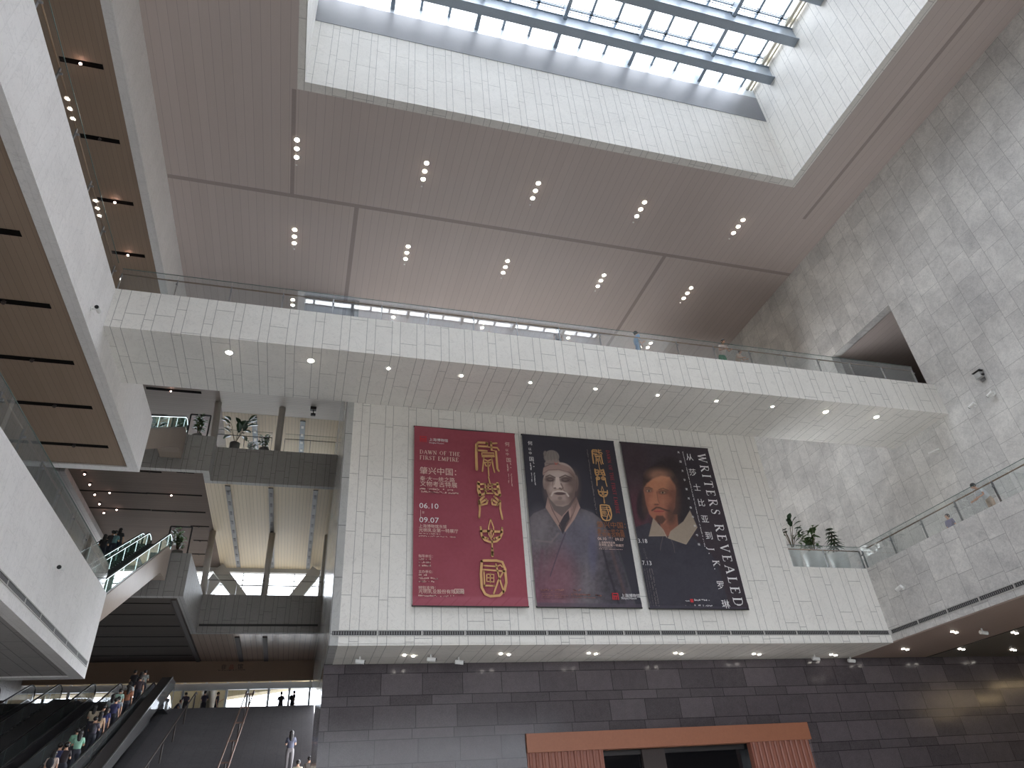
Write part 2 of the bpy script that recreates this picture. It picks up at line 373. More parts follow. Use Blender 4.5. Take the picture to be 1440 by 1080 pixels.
MB().box(IX1-.5, IX1-.32, IY0, IY1, 37.2, 37.4).box(IX1-.2, IX1-.1, IY0, IY1, 37.2, 37.4).build('frame', plain('cream_frame', lin(214,206,186), .4), sky)
# ------------------------------------------------------------------ footbridge
br = empty('footbridge', (10, 22, 15.2)); tag(br, 'pale stone clad footbridge crossing the hall above the banners', 'footbridge')
MB().box(XB+.002, XR-.002, 20.57, 20.95, 15.16, 16.8).build('parapet', 'stone', br)
MB().box(XB+.002, XR-.002, 20.95, YW-.002, 15.162, F3-.3).build('deck', 'stone', br)
box(XB+.002, XR-.002, 20.95, YW-.002, F3-.3, F3-.1).build('walkway', 'stair', br)
box(WXL+.31, 19.75, YW+.002, 33.9, 15.2, F3-.1).build('landing', 'stair', br)
# ------------------------------------------------------------------ left galleries
def gallery(name, xf, th, x0, y0, y1, zb, zt, mat, rimz, label):
    m = MB(); m.box(xf-th, xf, y0, y1, zb, zt); m.box(x0, xf-th, y1-th, y1, zb, zt)
    return S(name, m, mat, label)
SG = plain('gallery_slot_frame', lin(120,96,80), .5)
gallery('wall_gallery_upper', -8.62, .38, -16, SOUTH, 36.4, 25.95, HC, 'stone_smooth', 0, 'top gallery parapet under the ceiling on the left')
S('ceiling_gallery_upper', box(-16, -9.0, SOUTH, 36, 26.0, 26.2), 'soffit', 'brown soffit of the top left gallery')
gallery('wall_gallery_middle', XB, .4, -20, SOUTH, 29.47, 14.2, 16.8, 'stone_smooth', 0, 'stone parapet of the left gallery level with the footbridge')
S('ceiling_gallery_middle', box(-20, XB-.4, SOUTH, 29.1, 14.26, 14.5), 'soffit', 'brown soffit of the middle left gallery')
S('floor_gallery_middle', box(-20, XB-.4, SOUTH, 29.1, 16.4, F3), 'floor')
gallery('wall_gallery_lower', XE, .4, -20, SOUTH, 28.9, 5.82, 8.85, 'stone_smooth', 0, 'stone parapet of the lower left gallery')
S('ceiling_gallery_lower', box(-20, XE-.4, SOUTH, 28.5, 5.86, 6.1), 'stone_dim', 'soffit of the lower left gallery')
S('floor_gallery_lower', box(-20, XE-.4, SOUTH, 28.5, F2-.4, F2), 'floor')
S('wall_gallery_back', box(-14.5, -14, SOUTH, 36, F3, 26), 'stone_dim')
# rear floors: second (8.72), third (16.7) and fourth (24.65)
F4 = 24.65; YC = 46.6; YD = 54.8; YF = 64.6; RX = 1.35
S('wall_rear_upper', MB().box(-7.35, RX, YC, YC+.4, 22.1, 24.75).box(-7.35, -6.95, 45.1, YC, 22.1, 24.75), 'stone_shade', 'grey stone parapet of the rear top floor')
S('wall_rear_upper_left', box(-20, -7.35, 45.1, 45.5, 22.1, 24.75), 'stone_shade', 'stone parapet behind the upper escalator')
S('ceiling_rear', box(-7.35, RX, YC+.4, YF, 22.1, 22.4), 'cream', 'cream boarded ceiling of the rear hall')
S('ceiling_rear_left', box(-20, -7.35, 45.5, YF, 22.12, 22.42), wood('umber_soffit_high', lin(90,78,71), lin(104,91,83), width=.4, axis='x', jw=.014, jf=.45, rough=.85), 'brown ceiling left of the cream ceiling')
S('floor_rear_upper', MB().box(-20, -7.35, 45.5, YF, 24.3, F4).box(-7.35, RX, YC+.4, YF, 24.3, F4), 'floor')
S('ceiling_top_front', box(-7.4, RX, 45.9, 48.9, HC-.01, HC+.3), 'cream_x', 'pale boarded ceiling just beyond the footbridge')
S('ceiling_top_rear', box(-7.4, RX, 48.9, YF, HC-.02, HC+.3), 'cream', 'cream boarded ceiling over the top floor')
S('ceiling_top_left', box(-20, -7.4, 45.9, YF, HC-.03, HC+.3), 'soffit_x')
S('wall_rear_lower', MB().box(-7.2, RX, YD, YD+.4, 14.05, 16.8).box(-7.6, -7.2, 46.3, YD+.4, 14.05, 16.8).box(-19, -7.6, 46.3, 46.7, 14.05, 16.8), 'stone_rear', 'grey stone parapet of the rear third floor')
S('floor_rear_lower', MB().box(-7.2, RX, YD+.4, 63.8, 16.4, F3).box(-20, -7.6, 46.7, 63.8, 16.4, F3), 'floor')
S('ceiling_rear_lower', box(-7.6, RX, YD+.4, 63.8, 14.06, 14.3), wood('bronze_ceiling_board', lin(150,132,120), lin(166,148,136), width=.4, axis='y', rough=.22, jw=.025), 'glossy bronze ceiling above the stair landing')
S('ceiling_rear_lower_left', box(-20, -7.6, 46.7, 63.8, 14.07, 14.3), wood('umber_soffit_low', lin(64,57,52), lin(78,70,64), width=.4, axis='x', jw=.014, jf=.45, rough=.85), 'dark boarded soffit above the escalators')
S('wall_sign', box(-20, RX, 63.8, 64.1, 12.5, 14.2), plain('tan_header', lin(150,126,104), .5), 'tan header wall with a small sign above the stair landing')
S('floor_landing', box(-20, RX, 52.7, 67, F2-.8, F2), 'stair', 'landing at the top of the stair')
S('floor_escalator_landing', box(-20, -8.2, 28.92, 32.6, F2-.5, F2), 'floor')
S('floor_escalator_landing_upper', box(-20, -8.6, 29.5, 32.2, F3-.5, F3), 'floor')
S('wall_under_landing', box(-20, RX, 52.9, 53.2, GZ, F2-.8), 'stair')
S('floor_back', MB().box(-20, RX, 27, 53, GZ-.4, GZ), 'stair')
S('floor_plaza', MB().box(-70, 60, 67, 160, 8.0, 8.5).box(-80, 90, -90, SOUTH-.5, GZ-.4, GZ-.02), plain('plaza_paving', lin(128,126,122), .8), 'paving outside the glass fronts')
rf = empty('window_2', (-8, YF, F2)); tag(rf, 'tall glazed front at the back of the hall', kind='structure')
m = MB()
for k in range(13): m.box(1.2-k*1.64-.09, 1.2-k*1.64+.09, YF-.1, YF+.1, F2, 14.2)
m.build('mullion', 'steel_lt', rf)
m = MB()
for k in range(10): m.box(1.2-k*2.2-.04, 1.2-k*2.2+.04, YF-.05, YF+.05, 14.2, HC)
m.box(-20, 2, YF-.06, YF+.06, 20.6, 20.68)
m.build('mullion', 'dark2', rf)
box(-20, RX, YF-.3, YF+.2, 21.75, 22.4).build('frame', 'rim', rf); box(-20, RX, YF-.2, YF+.2, 14.2, 14.6).build('frame', 'rim', rf)
box(-20, RX, YF-.15, YF+.15, 12.0, 12.5).build('frame', 'steel_lt', rf)
box(-20, RX, YF-.01, YF+.01, F2, HC).build('glass_pane', 'skyglass', rf)
a1 = at(318, 980, 'y', 66); a2 = at(460, 959, 'y', 66)
ca_, cb_ = at(244, 973, 'y', 66), at(246, 998, 'y', 66); cd_ = at(205, 975, 'y', 66)
S('trim_6', MB().prism([(-20, cd_[2]), (ca_[0]-.3, ca_[2]), (cb_[0], cb_[2]-1), (-5.2, cb_[2]-1), (a1[0], a1[2]), (a2[0], a2[2]), (2.5, 12.9), (2.5, 14.2), (-20, 14.2)], 'y', 66, 67.5), wood('cream_canopy', lin(196,180,142), lin(212,196,158), width=.5, axis='y'), 'cream canopy outside the rear windows')
for pts, lab in (([(316,800),(255,875)], 'tan sloping roof brace, left leg, nearest the escalator landing'), ([(306,798),(360,870)], 'tan sloping brace right of the left column behind the third floor rail'), ([(449,798),(392,870)], 'tan sloping brace between the middle and right rear columns')):
    P = [at(px, py, 'y', 63.3+(.8 if 'left leg' in lab else 0)) for px, py in pts]
    d = (P[1]-P[0])/(P[1][2]-P[0][2]); T = P[0]+d*(21.7-P[0][2]); B = P[0]+d*(F3+.3-P[0][2])
    tag(MB().bar(T, B, .6, 1.0).build('diagonal_brace', 'rim'), lab, 'brace')
def column(p, q, y, zt, zb, label, r=.24):
    a, b_ = at(*p, 'y', y), at(*q, 'y', y); d = (b_-a)/(b_[2]-a[2])
    T = a+d*(zt-a[2]); B = a+d*(zb-a[2])
    tag(MB().tube([T, B], r, 20).build('round_column', plain('column_plaster', lin(178,172,164), .5), smooth=True), label, 'column')
for p, q, lab in (((307.5,565),(299,627),'left'),((397.5,572),(390,632),'middle'),((482.5,579),(477,637),'right')):
    column(p, q, 47.6, HC-.02, F4, lab+' slender round column on the rear top floor')
for p, q, lab in (((299.5,747),(285,830),'left'),((383,751),(374,815),'middle'),((461,752),(454,815),'right')):
    column(p, q, 55.6, 22.02, F3, lab+' slender round column in front of the rear windows on the third floor')
c_ = at(293, 985, 'y', 65.4)
tag(MB().tube([(c_[0],65.4,12.4),(c_[0],65.4,F2)], .6, 24).build('round_column', plain('landing_column', lin(110,98,80), .5), None, True), 'thick tan column on the stair landing in front of the bright windows', 'column')
for i, px in enumerate((320, 381, 445)):
    x = at(px, 681, 'z', 22.1)[0]
    o = MB().box(x-.17, x+.17, YC+.6, 64, 22.03, 22.098).build('service_strip', plain('strip_metal', lin(92,88,86), .4))
    tag(o, '%s grey metal service strip in the lower cream ceiling counted from the left' % ORD[i], 'ceiling strip', 'metal strips in the lower cream ceiling')
    for k in range(9): MB().box(x-.08, x+.08, 48+k*1.8, 48.6+k*1.8, 22.01, 22.03).build('opening', 'dark', o)
for i, px in enumerate((359, 425)):
    x = at(px, 610, 'z', HC)[0]
    o = MB().box(x-.2, x+.2, 49.3, 62, HC-.1, HC-.022).build('service_strip', plain('strip_metal', lin(130,140,148), .4))
    tag(o, '%s metal service strip in the top floor cream ceiling' % ('left', 'right')[i], 'ceiling strip', 'metal strips in the top cream ceiling')
    for k in range(8): MB().box(x-.1, x+.1, 50+k*1.3, 50.4+k*1.3, HC-.12, HC-.1).build('opening', 'white', o)
for i, px in enumerate((335, 373)):
    x = at(px, 905, 'z', 14.05)[0]
    o = MB().box(x-.17, x+.17, 56, 63.7, 13.98, 14.058).build('service_strip', 'dark2'); tag(o, '%s dark strip in the bronze ceiling above the stair sign' % ('left', 'right')[i], 'ceiling strip', 'strips in the bronze ceiling')
o = MB().box(-7.95, -7.68, 47, 63.7, 13.99, 14.068).build('service_strip', 'dark2'); tag(o, 'dark strip in the lower soffit beside the bronze ceiling', 'ceiling strip')
# ------------------------------------------------------------------ slots with spot lamps
def slot(x0, x1, y, z, lit, label, group, w_=.11, xl=None, plate=True):
    e = empty('ceiling_slot', ((x0+x1)/2, y, z)); tag(e, label, 'light slot', group)
    MB().box(x0, x1, y-w_, y+w_, z-.012, z+.02).build('recess', 'void', e)
    xl = x0+(x1-x0)*.45 if xl is None else xl
    s = MB().tube([(xl, y, z+.01), (xl, y-.03, z-.10)], .06, 10).build('spotlight', 'dark2', e)
    if lit: MB().ell((xl, y-.035, z-.12), (.05,.05,.035)).build('bulb', 'lamp_pink', s)
    return e
for i, y in enumerate((18.5, 22.0, 25.5, 29.0)):
    slot(-10.9, -9.4, y, 26.0, i != 1, 'dark light slot in the top left gallery soffit, %s from the top of the photo' % ORD[i], 'slots in the top gallery soffit', xl=-10.15)
for i, y in enumerate((15.65, 18.65, 21.6, 24.45, 27.45)):
    slot(-12.5, -8.1, y, 14.26, False, 'dark light slot in the middle left gallery soffit, %s from the top of the photo' % ORD[i], 'slots in the middle gallery soffit', xl=-9.3)
for i, (px0, px1, py) in enumerate(((197,227,663),(248,273,664),(111,207,690),(206,284,694),(125,212,714),(213,289,718),(268,294,740),(272,293,760),(270,292,779))):
    a, b_ = at(px0, py, 'z', 22.1), at(px1, py+(px1-px0)*.04, 'z', 22.1)
    slot(a[0], min(b_[0], -7.5), (a[1]+b_[1])/2, 22.12, i in (2, 3, 4), 'thin dark light slot in the brown rear soffit, %s counted downward from the gallery corner' % ORD[i], 'slots in the brown rear soffit', w_=.1)
for i, y in enumerate((47.9, 50.4, 53.2, 56, 58.8, 61.6)):
    slot(-16.5, -8.1, y, 14.07, False, 'thin dark slot in the low soffit above the escalators, %s from the front' % ORD[i], 'slots in the low dark soffit', w_=.07)
for i in range(5):
    y = 46.4+i*1.58
    e = empty('accent_spot', (-14.58, y, 22.1)); tag(e, 'small glowing pink spotlight, %s from the top in the row beside the left gallery end' % ORD[i], 'spotlight', 'pink spots beside the gallery')
    MB().tube([(-14.58, y, 22.12), (-14.58, y-.05, 21.98)], .09, 10).build('housing', 'dark2', e)
    MB().ell((-14.58, y-.06, 21.95), (.055,.055,.04)).build('bulb', 'lamp_pink', e)
S('trim_8', MB().box(-16.15, -15.5, 45.5, YF, 21.7, 22.12), 'stone_dim', 'grey beam under the rear soffit at the left')
a = at(205, 543, 'z', HC); b_ = at(283, 550, 'z', HC)
slot(a[0], b_[0], a[1]+.2, HC-.03, True, 'dark light slot just below the footbridge at its left end', None, w_=.16)
# ------------------------------------------------------------------ ceiling downlights
rows = ((23.15, [-2.42, 3.92, 9.92, 16.14, 22.42], 'nearest the skylight'), (29.15, [-2.42, 3.88, 9.87, 16.13, 22.25], 'just above the footbridge'), (35.15, [-2.42, 3.88, 9.87, 16.07, 22.2], 'seen through the footbridge glass'))
proto = empty('ceiling_downlight', (0,0,HC))
for dy in (-.52, 0, .52):
    MB().lathe([(.15,0),(.15,-.012),(.13,-.016)], (0,dy,HC)).build('trim_ring', 'white', proto)
    MB().lathe([(.105,-.017),(.095,-.03)], (0,dy,HC)).build('lamp', 'lamp', proto)
MB().lathe([(.05,0),(.05,-.02),(.02,-.04)], (0,1.0,HC), 10).build('sensor', 'white', proto)
first = True
for y, xs_, lab in rows:
    for i, x in enumerate(xs_):
        o = proto if first else copy_tree(proto); first = False
        o.location = (x, y, HC); tag(o, 'three-lamp ceiling downlight, %s from the left in the row %s' % (ORD[i], lab), 'downlight', 'triple downlights in the brown ceiling')
for i in range(11):
    x = -3.38+2.803*i; y = 21.37
    e = empty('soffit_downlight', (x, y, 15.16)); tag(e, 'round downlight in the footbridge underside, %s from the left' % ORD[i], 'downlight', 'round downlights under the footbridge')
    MB().lathe([(.15,0),(.15,-.02),(.12,-.024)], (x,y,15.16)).build('trim_ring', 'white', e)
    MB().lathe([(.11,-.025),(.09,-.04)], (x,y,15.16)).build('lamp', 'lamp' if i in (0,1,9,10) else 'lamp_w', e) if i in (0,1,9,10) else MB().lathe([(.05,-.025),(.04,-.04)], (x+.02,y,15.16)).build('lamp', 'lamp', e)
lows = [(575,922),(710,920),(833,919),(954,919),(1064,920),(1172,921),(1273,913),(1342,889),(1427,890),(1352,913),(1425,914)]
for i, (px, py) in enumerate(lows):
    p = at(px, py, 'z', 5.72)
    e = empty('soffit_downlight', tuple(p)); tag(e, 'pair of small square downlights in the low soffit, %s from the left' % ORD[i], 'downlight', 'paired downlights in the low soffit')
    for d in (-.17, .17): box(p[0]+d-.045, p[0]+d+.045, p[1]+d*.4-.045, p[1]+d*.4+.045, 5.70, 5.73).build('lamp', 'lamp_w', e)
# ------------------------------------------------------------------ air grilles at the foot of the parapets
def grille(name, p0, p1, z0, z1, out, label, group):
    p0, p1 = Vector(p0), Vector(p1); e = empty(name, tuple((p0+p1)/2)); tag(e, label, 'air grille', group)
    d = (p1-p0).normalized(); L = (p1-p0).length; o = Vector(out)
    def q(a, b_, za, zb, da, db, mb):
        A = p0+d*a+o*da; B = p0+d*b_+o*db; mb.box(A.x, B.x, A.y, B.y, za, zb)
    m = MB(); q(0.02, L-.02, z0, z1, -.02, .006, m); m.build('recess', 'dark', e)
    m = MB()
    n = int(L/.085)
    for k in range(n): q(.04+k*(L-.08)/n, .04+k*(L-.08)/n+.035, z0+.02, z1-.02, -.01, .012, m)
    m.build('slats', 'grille', e)
    m = MB(); q(L-.03, L+.03, z0-.02, z1+.02, -.02, .015, m); q(0, L, z1, z1+.03, -.02, .02, m); q(0, L, z0-.03, z0, -.02, .02, m); m.build('frame', 'rim', e)
for k in range(15):
    x0 = .98+k*1.5; grille('air_grille', (x0, YW, 6.1), (min(x0+1.5, XF-.02), YW, 6.1), 6.06, 6.2, (0,-1,0), 'slatted air grille under the banners, %s from the left' % ORD[k], 'air grilles along the banner wall')
for k in range(7):
    y0 = 23.9-k*1.5; grille('air_grille', (XF, y0, 6.1), (XF, y0-1.5, 6.1), 6.06, 6.2, (-1,0,0), 'slatted air grille along the right balcony, %s from the corner' % ORD[k], 'air grilles along the right balcony')
for k in range(8):
    y0 = 28.7-k*1.5; grille('air_grille', (XE, y0, 6.2), (XE, y0-1.5, 6.2), 6.2, 6.34, (1,0,0), 'slatted air grille along the lower left parapet, %s from the far corner' % ORD[k], 'air grilles along the lower left parapet')
o = MB().box(-7.1, 1.2, YD-.03, YD-.001, 14.5, 14.65).build('air_slot', 'dark'); tag(o, 'long dark air slot at the foot of the rear third floor parapet', 'air slot')
# ------------------------------------------------------------------ balustrades
def balustrade(name, p, q, n, inw, label, h=1.02, hr=.86, first_post=0, group=None, rail='brass', ends=True, gm='glass'):
    p, q, inw = Vector(p), Vector(q), Vector(inw); e = empty(name, tuple(p)); tag(e, label, 'balustrade', group)
    d = (q-p)/n; u = d.normalized()
    for k in range(n):
        a = p+d*k+u*.015; b_ = p+d*(k+1)-u*.015; t = Vector(inw)*.014
        m = MB(); m.add([a, b_, b_+t, a+t, a+Vector((0,0,h)), b_+Vector((0,0,h)), b_+t+Vector((0,0,h)), a+t+Vector((0,0,h))],
            [(0,3,2,1),(4,5,6,7),(0,1,5,4),(1,2,6,5),(2,3,7,6),(3,0,4,7)]); m.build('glass_pane', gm, e)
    for k in range(0 if ends else 1, n+(1 if ends else 0)):
        c = p+d*k+inw*.09
        po = MB().bar(c, c+Vector((0,0,hr)), .03, .07).build('post', 'stainless', e)
        MB().bar(c+Vector((0,0,hr*.75))-inw*.1, c+Vector((0,0,hr*.75)), .05, .05).build('bracket', 'stainless', po)
    MB().tube([p+inw*.12+Vector((0,0,hr)), q+inw*.12+Vector((0,0,hr))], .028, 8).build('handrail', rail, e, True)
    MB().bar(p+Vector((0,0,h+.006)), q+Vector((0,0,h+.006)), .02, .016).build('glass_edge', 'rimg', e)
    return e
ZP = 16.8
balustrade('glass_balustrade', (-7.26, 20.68, ZP), (27.32, 20.68, ZP), 19, (0,1,0), 'long glass balustrade with bronze handrail on the footbridge')
balustrade('glass_balustrade', (XF+.1, 24.08, 8.85), (XF+.1, 3.0, 8.85), 12, (1,0,0), 'glass balustrade with bronze handrail along the right balcony', h=1.0)
balustrade('glass_balustrade', (19.8, YW+.1, 8.85), (XF+.1, YW+.1, 8.85), 2, (0,1,0), 'short glass balustrade in front of the white plant pots', h=1.0)
balustrade('glass_balustrade', (XB-.1, 20.4, ZP), (XB-.1, -6, ZP), 14, (-1,0,0), 'glass balustrade on the middle left gallery above the brown soffit', h=1.02, gm='glass_low')
balustrade('glass_balustrade', (XE-.1, 28.7, 8.85), (XE-.1, 2, 8.85), 15, (-1,0,0), 'glass balustrade with bronze rail on the lower left gallery', h=1.0)
for x0, x1, y, z, lab in ((-7.1, -3.35, YC+.1, 24.75, 'dark railed glass balustrade left part on the rear top floor'), (-2.45, 1.2, YC+.1, 24.75, 'dark railed glass balustrade right part on the rear top floor'),
        (-7.0, -3.0, YD+.1, 16.8, 'glass balustrade left part on the rear third floor'), (-2.7, 1.2, YD+.1, 16.8, 'glass balustrade right part on the rear third floor')):
    balustrade('glass_balustrade', (x0,y,z), (x1,y,z), 2, (0,1,0), lab, h=1.5, hr=1.15, rail='dark2', gm='glass_low')
# ------------------------------------------------------------------ escalators
def escalator(x0, x1, yt, zt, ang, run, label, skin_='clad', lit=True, dark=False, mouth=True):
    """x0..x1 balustrade planes, (yt, zt) the top comb, going down toward the viewer"""
    s = math.tan(math.radians(ang)); e = empty('escalator', ((x0+x1)/2, yt-run, zt-run*s)); tag(e, label, 'escalator', None)
    yb, zb = yt-run, zt-run*s; T = 1.95
    side = [(yb-1.2, zb-.9), (yb+.3, zb-.9), (yt-.9, zt-T), (yt+.1, zt-T+.1), (yt+.9, zt-T+.1), (yt+.9, zt+.02), (yt, zt+.02), (yb, zb+.02), (yb-1.2, zb+.02)]
    for x in (x0, x1): MB().prism(side, 'x', x-.06 if x == x0 else x-.02, x+.02 if x == x0 else x+.06).build('side_cladding', skin_, e)
    under = MB()
    for (ya, za), (yc, zc) in zip(side[1:5], side[2:6]): under.add([(x0,ya,za+.02),(x1,ya,za+.02),(x1,yc,zc+.02),(x0,yc,zc+.02)], [(0,1,2,3)])
    under.build('underside', skin_, e, fix=False)
    st = MB(); n = int(run/.4)
    for k in range(n):
        y = yb+k*run/n; z = zb+(k+1)*run*s/n-.02; st.box(x0+.05, x1-.05, y, y+run/n+.02, z-.2, z)
    st.box(x0+.05, x1-.05, yt, yt+.9, zt-.15, zt-.01); st.build('steps', 'dark', e)
    gh = .82
    for x in (x0, x1):
        def off(h): return [(yb-1.0, zb+h), (yb, zb+h), (yt-.2, zt-.2*s+h), (yt+.15, zt+h), (yt+.62, zt+h), (yt+.85, zt+h-.12), (yt+.98, zt+h-.42)]
        top = off(gh); poly = [(yb-1.0, zb+.03), (yb, zb+.03), (yt, zt+.03), (yt+.9, zt+.03)]+top[::-1]
        MB().prism(poly, 'x', x-.006, x+.006).build('glass_panel', 'green' if lit else 'glass', e)
        hr = MB().tube([(x, a, b_+.05) for a, b_ in top]+[(x, yt+.96, zt+.15)], .04, 8).build('handrail', 'rubber', e, True)
        ed = MB().tube([(x, a, b_-.005) for a, b_ in top]+[(x, yt+.9, zt+.15)], .016 if lit else .012, 6).build('handrail_guide', 'edge' if lit else 'stainless', e, True)
        m = MB()
        for k in range(int(run/2.2)):
            y = yt-.3-k*2.2; z = zt-(yt-y)*s
            m.bar((x, y, z+.03), (x, y, z+gh), .014, .02)
        m.bar((x, yt-.1-int(run/2.2)*2.2, zt-(.1+int(run/2.2)*2.2)*s+.06), (x, yt-.1, zt-.1*s+.06), .03, .05)
        m.build('panel_joint', 'edge' if lit else 'rimg', e)
        MB().prism([(yb, zb+.02), (yt, zt+.02), (yt+.9, zt+.02), (yt+.9, zt+.1), (yt, zt+.1), (yb, zb+.1)], 'x', x-.03, x+.03).build('skirt', 'stainless', e)
    return e
escalator(-9.6, -8.4, 44.9, F3, 30, 13.6, 'brown sided escalator climbing to the third floor landing, its right lane')
escalator(-11.3, -9.95, 44.9, F3, 30, 13.6, 'escalator lane carrying a group of people up behind the brown sided one')
escalator(-10.0, -8.8, 44.0, F4, 30.5, 13.4, 'upper escalator with green glass rising to the top floor behind the gallery corner')
escalator(-10.15, -8.3, 48.9, ZL, 22.6, 25, 'crowded ground floor escalator between two bright handrails', 'stair', lit=False)
escalator(-13.4, -11.6, 48.9, ZL, 22.6, 25, 'dark empty ground floor escalator left of the crowded one', 'stair', lit=False)
escalator(-16.6, -14.8, 48.9, ZL, 22.6, 25, 'dark ground floor escalator farthest left under the gallery', 'stair', lit=False)
# stair
S('floor_stair', MB().prism([(YL, ZL-.2), (YL-24.6, GZ-.1), (YL, GZ)], 'x', -8.2, RX), 'stair')
m = MB()
for i in range(68):
    m.box(-8.2, RX if YL-.36*(i+1) > 34 else WXL-.01, YL-.36*(i+1), YL-.36*i+.01, ZL-.15*(i+1)-.12, ZL-.15*(i+1))
S('floor_steps', m, 'stair', 'wide grey granite stair rising to the bright windows')
S('trim_9', MB().prism([(YL-.6, ZL+1.1), (YL-.6, ZL+1.5), (YL-2, ZL+1.5), (YL-24.6, GZ+1.4), (YL-26, GZ+1.4), (YL-26, GZ+1), (YL-24.6, GZ+1)], 'x', -8.15, -7.56), plain('dark_parapet_stone', lin(66,63,64), .8), 'dark band between escalator and stair')
gp = empty('glass_balustrade', (-7.53, YL-13, ZL)); tag(gp, 'sloping glass panel along the left edge of the wide stair', 'balustrade')
MB().prism([(YL-.6, ZL+.02), (YL-.6, ZL+1.48), (YL-2, ZL+1.48), (YL-24.6, GZ+1.38), (YL-24.6, GZ+.05), (YL-.9, ZL+.02)], 'x', -7.545, -7.53).build('glass_pane', 'glass_low', gp)
MB().bar((-7.53, YL-.6, ZL+.02), (-7.53, YL-.6, ZL+1.5), .04, .04).build('post', 'stainless', gp)
S('trim_10', MB().bar((-7.54, YL-2, ZL+1.52), (-7.54, YL-24.6, GZ+1.42), .05, .05), 'stainless')
S('floor_escalator_top', box(-20, -7.56, 49.7, 52.9, F2-.5, F2), 'stair')
def stair_rail(x, label, dbl, mat):
    e = empty('stair_handrail', (x, YL, ZL)); tag(e, label, 'handrail')
    s = 10.2/24.48
    for dx in ((-.22, .22) if dbl else (0,)):
        MB().tube([(x+dx, YL+.7, ZL+.95), (x+dx, YL, ZL+.95), (x+dx, YL-24, ZL+.95-24*s)], .04, 8).build('rail', mat, e, True)
    for k in range(8):
        y = YL-.2-k*3.2; z = ZL-(YL-y)*s
        MB().tube([(x, y, z-.2), (x, y, z+.8)], .045, 8).build('post', 'dark2', e)
        if dbl: MB().bar((x-.26, y, z+.8), (x+.26, y, z+.8), .06, .08).build('bracket', 'bronze_dim', e)
        else: MB().bar((x, y, z+.78), (x, y, z+.95), .07, .05).build('bracket', 'dark2', e)
stair_rail(-6.25, 'single dark handrail on the stair beside the escalator parapet', False, 'dark2')
stair_rail(-2.87, 'double bronze handrail running up the middle of the wide stair', True, 'bronze_dim')
# ------------------------------------------------------------------ portal in the granite wall
po = empty('entrance_portal', (14, 26.7, GZ)); tag(po, 'terracotta coloured entrance surround with fluted side panels in the granite wall', 'doorway')
MB().box(8.23, 20.29, 26.6, 27.08, 2.62, 3.24).build('header', 'orange', po)
def flute(x0, x1):
    m = MB(); m.box(x0, x1, 26.72, 27.0, GZ, 2.62)
    n = int((x1-x0)/.23)
    for k in range(n): xx_ = x0+(k+.5)*(x1-x0)/n; m.tube([(xx_, 26.72, GZ), (xx_, 26.72, 2.62)], .07, 8)
    m.build('fluted_panel', 'orange2', po, False)
flute(8.25, 11.2); flute(17.5, 20.2)
MB().box(11.2, 17.5, 27.3, 27.4, GZ, 3.2).box(11.1, 11.2, 27.0, 27.4, GZ, 3.2).box(17.5, 17.6, 27.0, 27.4, GZ, 3.2).box(11.1, 17.6, 27.08, 27.4, 2.62, 3.2).build('door_recess', 'glossdark', po)
MB().box(12.95, 13.9, 27.1, 27.28, GZ, 2.6).build('door_panel', 'dark2', po)
MB().box(11.2, 17.5, 27.2, 27.32, 2.45, 2.62).build('lintel', 'dark', po)
# warm lamps of the lobby at the far right, mirrored in the granite
for i, (x, y, l, w_) in enumerate(((39.9,15.3,3.2,.5),(43.6,14.3,3.6,.9),(41.2,19.2,3.0,.45),(45.4,8.6,1.6,.5),(47.2,7.9,1.8,.7))):
    o = MB().box(x-l/2, x+l/2, y-w_/2, y+w_/2, 5.62, 5.728).build('lobby_lamp', 'cove'); tag(o, 'long warm lobby ceiling lamp mirrored in the granite, %s lamp counted from the hall' % ORD[i], 'lamp', 'warm lobby lamps')

